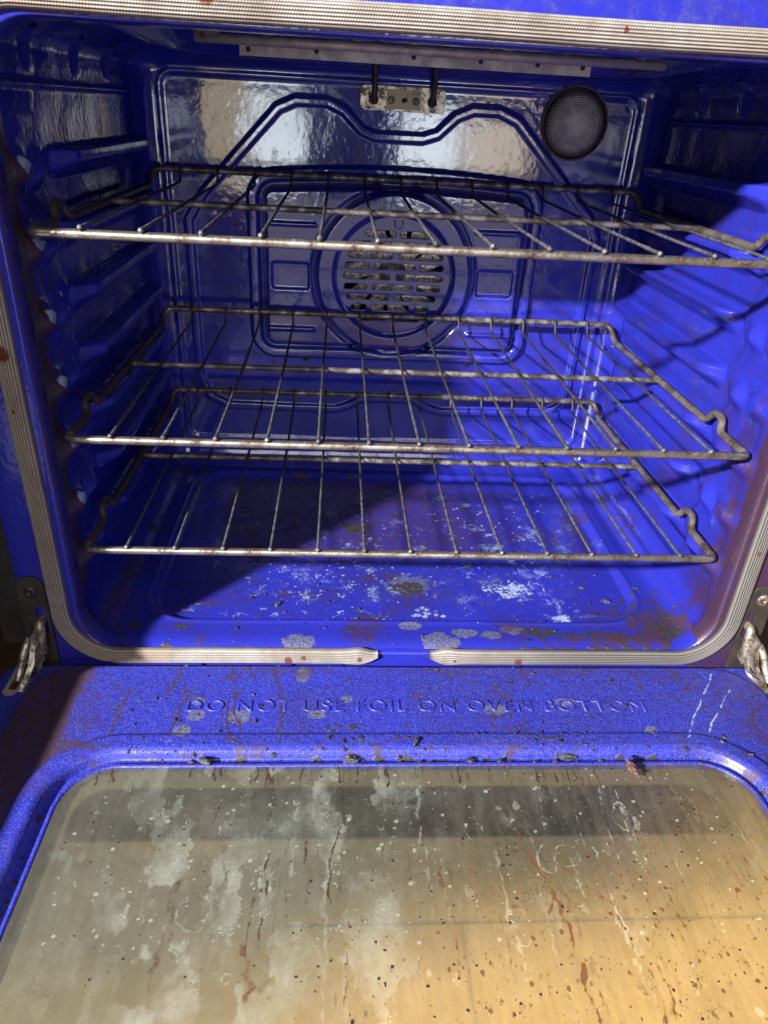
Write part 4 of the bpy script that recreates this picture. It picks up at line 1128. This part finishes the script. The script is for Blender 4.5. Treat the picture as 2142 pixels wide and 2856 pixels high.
pt.noisy(2, 60, 0.52, 0.72, 0.75, 61, region=np.exp(-((dw - 0.011) / 0.010) ** 2))
pt.noisy(0, 95, 0.56, 0.68, 0.8, 62, region=np.exp(-((dw - 0.008) / 0.0035) ** 2))
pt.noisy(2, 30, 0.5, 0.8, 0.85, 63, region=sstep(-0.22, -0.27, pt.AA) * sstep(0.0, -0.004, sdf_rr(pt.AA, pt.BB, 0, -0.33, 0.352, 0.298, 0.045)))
rg_ = sstep(-0.291, -0.302, pt.AA + 0.02 * (fbm(pt.AA * 25, pt.BB * 25, 82) - 0.5)) * sstep(0.002, -0.004, sdf_rr(pt.AA, pt.BB, 0, -0.33, 0.352, 0.298, 0.045)) * sstep(0.026, 0.034, dw)  # brown stain held inside the shadow edge, darkening the shaded strip
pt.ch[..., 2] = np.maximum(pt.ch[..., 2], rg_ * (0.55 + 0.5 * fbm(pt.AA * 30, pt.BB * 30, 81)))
pt.noisy(3, 22, 0.45, 0.8, 0.4, 64, region=np.exp(-((dw - 0.02) / 0.012) ** 2))
pt.noisy(2, 80, 0.62, 0.74, 0.6, 66, region=sstep(0.12, 0.3, pt.AA))
pt.noisy(1, 18, 0.5, 0.9, 0.30, 67, region=sstep(0.25, 0.3, pt.AA) + np.exp(-((dw - 0.024) / 0.008) ** 2))
for sx in (-1, 1):
    pt.line(2, [(sx * 0.352, -0.10), (sx * 0.350, -0.056), (sx * 0.333, -0.038), (sx * 0.30, -0.0335), (sx * 0.10, -0.0325), (0, -0.0325)], 0.0022, 0.65, 0.7, 0.25)
pt.specks(0, -0.3, 0.34, -0.14, -0.03, 900, 0.0005, 0.0013, 0.95)
pt.specks(0, 0.0, 0.34, -0.13, -0.03, 500, 0.0005, 0.0018, 0.95)
pt.specks(2, -0.25, 0.34, -0.15, -0.03, 200, 0.0008, 0.0026, 0.95)
SLX, SLY = 0.3655, -0.046
def door_keep(X, Y):
    d = sdf_rr(X, Y, 0, wcy, WX, why, WR)
    k = d > -0.0022
    for sx in (-1, 1):
        k &= ~(sdf_rr(X, Y, sx * (SLX + 0.0), SLY, 0.0066, 0.0250, 0.0064) < 0)
    return k
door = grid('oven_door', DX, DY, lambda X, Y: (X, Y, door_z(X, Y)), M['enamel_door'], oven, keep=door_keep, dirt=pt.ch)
door['label'] = 'open blue door panel spattered with burnt drips'
text_mesh('embossed_lettering', 'DO NOT USE FOIL ON OVEN BOTTOM', 0.0205, M['enamel_door'], door, (0.010, -0.0870, ZD + 0.0004), 'XY', width=0.425, extrude=0.0001, bevel=0.0007, space=1.12, offset=-0.0006)
for sx in (-1, 1):
    o = plate2d('hinge_slot', [rrect(sx * SLX, SLY, 0.0078, 0.0262, 0.0076), rrect(sx * SLX, SLY + 0.003, 0.0040, 0.0185, 0.0015)], M['shield'], door, 0.0012, 0.0003, 'XY', (0, 0, ZD - 0.0048))
s = MB(); s.box((0, -0.33, ZD - 0.040), (0.378, 0.285, 0.0015))
for sx in (-1, 1): s.box((sx * 0.380, -0.33, ZD - 0.028), (0.0015, 0.284, 0.0105))
s.build('door_back_shell', M['black'], door, False)

# glass pane
PX = np.linspace(-WX - 0.0022, WX + 0.0022, 500)
PY = np.concatenate([np.linspace(WY1 - 0.002, -0.36, 80), np.linspace(-0.36, WY0 + 0.0022, 250)[1:]])
pt = Paint(PX, PY)
random.seed(71)
def streak_region(): return 1
for (x, y, a_, b_, k) in G_WHITE:
    pt.blob(1, x, y, a_ * 0.95, b_ * 1.05, k * 0.40, 1.2, 75, soft=0.65)
pt.blob(1, -0.07, -0.27, 0.11, 0.12, 0.34, 0.8, 30, soft=0.9)
pt.blob(1, -0.10, -0.20, 0.05, 0.06, 0.42, 0.9, 45, soft=0.6)
pt.noisy(1, 34, 0.50, 0.75, 0.35, 72, a_scale=1.8)
for k in range(60):
    x = random.uniform(-0.15, 0.26); y = random.uniform(-0.30, -0.16); L_ = random.uniform(0.015, 0.08)
    pt.line(1, [(x, y), (x + x * 0.2 * L_ * 2, y - L_)], random.uniform(0.001, 0.0045), random.uniform(0.2, 0.5), 0.8, 0.2)
edge = fbm(pt.AA * 42, pt.BB * 26, 74, 4)
reg = sstep(0.10, -0.05, pt.AA) * sstep(-0.27, -0.2, pt.AA)
pt.ch[..., 1] = np.maximum(pt.ch[..., 1], np.exp(-((edge - 0.53) / 0.008) ** 2) * (0.10 + 0.75 * vnoise(pt.AA * 90, pt.BB * 90, 88)) * reg)
pt.ch[..., 1] = np.maximum(pt.ch[..., 1], sstep(0.51, 0.57, edge) * 0.46 * reg)
fine_cells = np.abs(fbm(pt.AA * 150, pt.BB * 110, 75, 2) - 0.5)
pt.ch[..., 1] = np.maximum(pt.ch[..., 1], (1 - sstep(0.0, 0.02, fine_cells)) * 0.35 * sstep(0.5, 0.6, fbm(pt.AA * 22, pt.BB * 22, 76)))
for (wd, l) in G_TAIL: pt.line(1, l, wd, 0.30, 0.8, 0.15)
for (wd, l) in G_TAIL[:6]:
    pt.line(1, [(a + wd * 0.5, b) for a, b in l], 0.0008, 0.6, 0.5, 0.3)
for (x, y, a_, b_, k) in G_RING: pt.ring(1, x, y, a_ * 0.9, b_ * 1.0, k * 0.7, 0.28, 0.34, 0.07)
for k in range(110):
    r_ = random.uniform(0.0009, 0.0032)
    pt.ring(1, random.uniform(-0.27, 0.20), random.uniform(-0.35, -0.16), r_, r_ * random.uniform(0.8, 1.6), random.uniform(0.25, 0.6), 0.3, random.choice((0.5, 0.9)), 0.25)
for k in range(26):
    x = random.uniform(0.0, 0.285); y = random.uniform(-0.27, -0.16); L_ = random.uniform(0.05, 0.15)
    j = lambda: random.uniform(-0.003, 0.003)
    sl_ = 0.05 + 0.5 * max(x, 0)
    pt.line(2, [(x, y), (x + sl_ * L_ * .3 + j(), y - L_ * .35), (x + sl_ * L_ * .6 + j(), y - L_ * .7), (x + sl_ * L_ + j(), y - L_)], random.uniform(0.0011, 0.0034), random.uniform(0.28, 0.62), 0.9, 0.22)
for k in range(10):
    x = random.uniform(-0.24, 0.0); y = random.uniform(-0.30, -0.20); L_ = random.uniform(0.03, 0.09)
    pt.line(2, [(x, y), (x + random.uniform(-0.004, 0.004), y - L_ * .5), (x + random.uniform(-0.006, 0.006), y - L_)], random.uniform(0.0015, 0.006), random.uniform(0.3, 0.6), 0.9, 0.3)
for (wd, k, l) in G_RUST: pt.line(2, l, wd * 0.8, k * 0.85, 0.8, 0.12)
for k in range(70):
    x = random.uniform(-0.16, 0.275); y = random.uniform(-0.33, -0.16); L_ = random.uniform(0.008, 0.05)
    sl_ = x * 0.25
    pt.line(2, [(x, y), (x + sl_ * L_ + random.uniform(-.002, .002), y - L_ * 0.5), (x + sl_ * L_ * 2, y - L_)], random.uniform(0.0008, 0.0020), random.uniform(0.4, 0.9), 0.8, 0.35)
for k in range(40):
    x = random.uniform(-0.26, 0.28); L_ = random.uniform(0.004, 0.02)
    pt.line(2, [(x, -0.153), (x + random.uniform(-.002, .002), -0.153 - L_)], random.uniform(0.001, 0.0022), 0.9, 0.7, 0.15)
pt.noisy(2, 40, 0.60, 0.76, 0.55, 77, a_scale=2.2, region=sstep(-0.05, 0.15, pt.AA))
pt.noisy(2, 16, 0.52, 0.8, 0.35, 78, a_scale=2.0)
pt.specks(0, -0.1, 0.28, -0.36, -0.155, 650, 0.0005, 0.0015, 1.0)
pt.specks(0, -0.27, -0.1, -0.36, -0.155, 140, 0.0005, 0.0014, 0.9)
pt.specks(2, 0.0, 0.28, -0.36, -0.25, 420, 0.0006, 0.0020, 0.9, 1.4)
pt.specks(1, -0.27, 0.25, -0.30, -0.155, 500, 0.0005, 0.0018, 0.9)
pt.noisy(3, 12, 0.4, 0.7, 0.8, 79)
pt.ch[..., 1] *= 0.55 + 0.75 * fbm(pt.AA * 60, pt.BB * 40, 97, 4)
dg_ = sdf_rr(pt.AA, pt.BB, 0, wcy, WX, why, WR)
ZG = 0.0410
grid('window_glass', PX, PY, lambda X, Y: (X, Y, np.full(X.shape, ZG)), M['glass'], door,
     keep=lambda X, Y: sdf_rr(X, Y, 0, wcy, WX + 0.0024, why + 0.0024, WR) < 0.0005, dirt=pt.ch, smooth=True)

# what shows through the glass: tan inner layer with a darker window band
IX = np.linspace(-0.31, 0.31, 260); IY = np.linspace(-0.56, -0.125, 260)
pt = Paint(IX, IY)
d1 = sdf_rr(pt.AA, pt.BB, -0.01, -0.1985, 0.262, 0.031, 0.026)
band = (1 - sstep(-0.0015, 0.0015, d1))
cut = sstep(-0.2165, -0.2150, pt.BB)
pt.ch[..., 0] = band * cut * (0.95 - 0.45 * sstep(0.18, 0.26, pt.AA))
pt.ch[..., 1] = sstep(-0.235, -0.33, pt.BB + pt.AA * -0.12) * 0.85
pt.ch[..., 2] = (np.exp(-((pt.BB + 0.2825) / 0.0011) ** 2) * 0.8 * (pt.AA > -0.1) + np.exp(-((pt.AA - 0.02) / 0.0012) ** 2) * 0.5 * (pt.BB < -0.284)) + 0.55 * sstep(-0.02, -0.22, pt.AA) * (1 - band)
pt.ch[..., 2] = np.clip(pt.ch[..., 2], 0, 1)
grid('inner_pane', IX, IY, lambda X, Y: (X, Y, np.full(X.shape, 0.0345)), M['inner'], door, dirt=pt.ch)

# ================================================================ RACKS
def make_rack(z, label):
    root = empty('oven_rack', (0, 0, z))
    tag(root, label, 'oven rack', 'wire racks in the oven')
    h = 0.3
    right = [(h, 0, 0), (h, 0.056, 0), (h + 0.0035, 0.064, 0.0115), (h + 0.0035, 0.080, 0.0115), (h, 0.088, 0.0), (h, 0.368, 0), (h - 0.0030, 0.3854, 0.0177)]
    # frame rod: front bar, side rods, raised back bar
    fr = [(-0.0, 0, -0.001)] + [(x, y, zz - 0.001) for x, y, zz in right] + [(-x, y, zz - 0.001) for x, y, zz in right[::-1]]
    rads = [0.0] + [0.008, 0.006, 0.006, 0.006, 0.006, 0.008, 0.012] + [0.012, 0.008, 0.006, 0.006, 0.006, 0.006, 0.008]
    path = round_path(fr, rads, 6, closed=True)
    mb = MB(); mb.tube(path, 0.0037, 12, closed=True)
    mb.build('frame_rod', M['rod'], root)
    mb = MB(); mb.tube([(-h, 0.2074, -0.001), (0, 0.2074, -0.0012), (h, 0.2074, -0.001)], 0.0032, 10, caps=False)
    mb.build('cross_bar', M['rod'], root)
    for i in range(13):
        x = (i - 6) * 0.0438
        p = round_path([(x, -0.0020, 0.0040), (x + random.uniform(-.0006, .0006), 0.19, 0.0036), (x, 0.372, 0.0040), (x, 0.3800, 0.0205), (x, 0.3868, 0.0212)], [0, 0.02, 0.005, 0.003, 0], 5)
        # many short steps so the baked-on grit shows on the outline
        q = []
        for a, b in zip(p[:-1], p[1:]):
            k = max(1, int((b - a).length / 0.004))
            for j in range(k): q.append(a.lerp(b, j / k))
        q.append(p[-1])
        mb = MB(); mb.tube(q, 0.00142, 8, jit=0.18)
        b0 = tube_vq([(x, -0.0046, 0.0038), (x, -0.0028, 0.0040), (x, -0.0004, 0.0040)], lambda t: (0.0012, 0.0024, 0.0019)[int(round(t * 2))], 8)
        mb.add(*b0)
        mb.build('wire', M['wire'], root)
    return root
random.seed(91)
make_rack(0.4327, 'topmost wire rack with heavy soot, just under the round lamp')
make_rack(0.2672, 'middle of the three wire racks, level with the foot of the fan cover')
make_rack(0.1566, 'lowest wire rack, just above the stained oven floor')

# ================================================================ CRUMBS
def crumb(name, loc, r, seed, mat, label, stretch=(1.5, 1.0, 0.7), rot=0.0):
    rnd = random.Random(seed)
    n, m = 12, 8
    V = []; Q = []
    for i in range(m + 1):
        th = math.pi * i / m
        for k in range(n):
            ph = 2 * math.pi * k / n
            d = Vector((math.sin(th) * math.cos(ph), math.sin(th) * math.sin(ph), math.cos(th)))
            if i in (0, m): k_ = 1.0
            else: k_ = 1 + rnd.uniform(-0.30, 0.28)
            v = Vector((d.x * stretch[0] * r * k_, d.y * stretch[1] * r * k_, d.z * stretch[2] * r * k_))
            V.append(v)
    for i in range(m):
        for k in range(n): Q.append((i * n + k, (i + 1) * n + k, (i + 1) * n + (k + 1) % n, i * n + (k + 1) % n))
    o = np_mesh(name, V, Q, mat, None, rnd.random() < 0.3)
    o.location = loc; o.rotation_euler = (0, 0, rot)
    tag(o, label, 'crumb', 'burnt food crumbs')
    return o
FLC = ['flake-shaped char crumb at the front left of the oven floor', 'dark crumb on the oven floor left of the round burnt patch', 'small black crumb lying under the front bar of the lowest rack, left side',
       'pale ashy crumb on the floor right of the round burnt patch', 'tiny crumb in front of the round burnt patch, left of the white honeycomb mark', 'small crumb just ahead of the recess edge, left of centre',
       'black crumb right of the ashy one, under the lowest rack front bar', 'small crumb between the ashy crumb and the white powder patch', 'tiny black crumb left of the white powder patch',
       'thin dark crumb right of the white powder patch', 'slim crumb near the right side of the recessed floor', 'crumb just below the lowest rack bar toward the right wall', 'small crumb beside the white streak tail',
       'crumb at the recess edge, far left of centre', 'black crumb on the dark left part of the floor', 'dark crumb behind the lowest front bar on the right side of the floor',
       'crumb at the recess edge left of the grey drip marks', 'tiny crumb in the white powder patch', 'brown crumb near the right end of the recess edge']
for i, (x, y, r) in enumerate(CR_FLOOR):
    zz = float(floor_z(np.array([x]), np.array([y]))[0])
    crumb('burnt_crumb', (x, y, zz + r * 0.16), r * 0.42, 100 + i, M['ash'] if i in (0, 3, 5, 18) else M['grease'], FLC[i], (1.6, 0.9, 0.42), random.uniform(-0.6, 0.9))
RMC = ['grey oblong crumb in the window groove near the left corner', 'knobbly dark crumb stuck on the window rim left of centre', 'upright charred crumb on the window rim at centre',
       'long reddish burnt shard hanging over the glass at the right', 'black lump on the rim right of centre', 'flat ashy crumb smear on the rim, right half', 'small grey crumb on the rim above the glass, left half',
       'tiny pale crumb on the rim beside the oblong one', 'reddish pointed crumb beside the oblong grey one', 'small crumb in the groove left of the flat ashy smear', 'tiny crumb right beside the flat ashy smear',
       'tiny black crumb in the groove left of the long shard', 'dark crumb in the groove just under the knobbly one', 'small crumb lying on the glass edge right of centre']
for i, (x, y, r) in enumerate(CR_RIM):
    zz = float(door_z(np.array([x]), np.array([y]))[0])
    mt = (M['ash'], M['ash'], M['ash'], M['rust_char'], M['grease'], M['ash'], M['ash'], M['ash'], M['rust_char'], M['grease'], M['grease'], M['grease'], M['grease'], M['rust_char'])[i]
    st_ = {0: (1.7, 0.9, 0.8), 2: (0.6, 1.5, 0.8), 3: (0.45, 1.6, 0.6), 5: (1.9, 0.9, 0.5)}.get(i, (1.2, 0.9, 0.8))
    rt = 0.25 if i == 3 else random.uniform(-0.5, 0.8)
    if i == 3: zz = 0.0455; y -= 0.006
    crumb('burnt_crumb', (x, y, zz + r * 0.25), r * 0.42, 200 + i, mt, RMC[i], st_, rt)
# countless tiny crumbs
mb = MB()
rnd = random.Random(5)
for k in range(900):
    u = rnd.random()
    if u < 0.62:
        x, y = rnd.uniform(-0.2, 0.25), rnd.uniform(-0.008, 0.28); zz = float(floor_z(np.array([x]), np.array([y]))[0])
    else:
        x, y = rnd.uniform(-0.25, 0.30), rnd.uniform(-0.150, -0.12) if rnd.random() < 0.7 else rnd.uniform(-0.12, -0.03)
        zz = float(door_z(np.array([x]), np.array([y]))[0])
    r = 0.0004 + 0.0011 * rnd.random() ** 4
    mb.box((x, y, zz + r * 0.4), (r * rnd.uniform(0.7, 1.6), r * rnd.uniform(0.6, 1.2), r * 0.6), (rnd.uniform(-.4, .4), rnd.uniform(-.4, .4), rnd.uniform(0, 3)))
o = mb.build('crumb_dust', M['grease'], None, False)
tag(o, 'fine black crumbs scattered over the oven floor and the open door', 'crumbs', kind='stuff')

# ================================================================ SURROUNDINGS
blk_near = empty('near_blocker', (-0.56, -0.1, 0.0))  # added shadow caster, outline shaped for the shadow edges on door and gasket
tag(blk_near, 'added shadow-casting charcoal cabinet side just left of the oven frame', 'blocker')
s = MB()
prof = [(0.60, -0.95), (-0.024, -0.95), (-0.044, 0.128), (-0.086, 0.168), (-0.035, 0.175), (-0.032, 0.6), (-0.030, 1.0), (0.60, 1.0)]
V = [(0.160, y, z) for y, z in prof] + [(-0.10, y, z) for y, z in prof]
n = len(prof)
Q = [(i, (i + 1) % n, n + (i + 1) % n, n + i) for i in range(n)] + [(b, b + 1, b + 2, b + 7) for b in (0, n)] + [(b + 2, b + 3, b + 4, b + 7) for b in (0, n)] + [(b + 4, b + 5, b + 6, b + 7) for b in (0, n)]
Q = [q for q in Q if len(set(q)) == 4]
s.add(V, Q)
s.build('shadow_panel', M['blocker'], blk_near, False)
s = MB(); s.box((0.08, -0.23, -0.393), (0.075, 0.25, 0.52))  # added low block, throws the straight shadow edge along the door
s.build('shadow_block', M['blocker'], blk_near, False)
wc = empty('far_blocker', (-1.45, -0.535, 0.80))  # added unseen caster for the softer shadow on the oven floor
tag(wc, 'added shadow-casting charcoal cabinet standing further off to the left, outside the close view', 'blocker')
for nm, c_, h_ in (('blocker_body', (-0.01, 0, 0.45), (0.145, 0.43, 0.45)), ('blocker_front', (0.1435, 0.0, 0.45), (0.008, 0.425, 0.445)), ('blocker_handle', (0.158, 0.33, 0.18), (0.006, 0.006, 0.06))):
    s = MB(); s.box(c_, h_); s.build(nm, M['blocker'], wc, False)
fl = MB(); fl.box((0, 0, -0.97), (2.5, 2.5, 0.01))
o = fl.build('kitchen_floor', M['wood'], None, False)
tag(o, kind='structure')
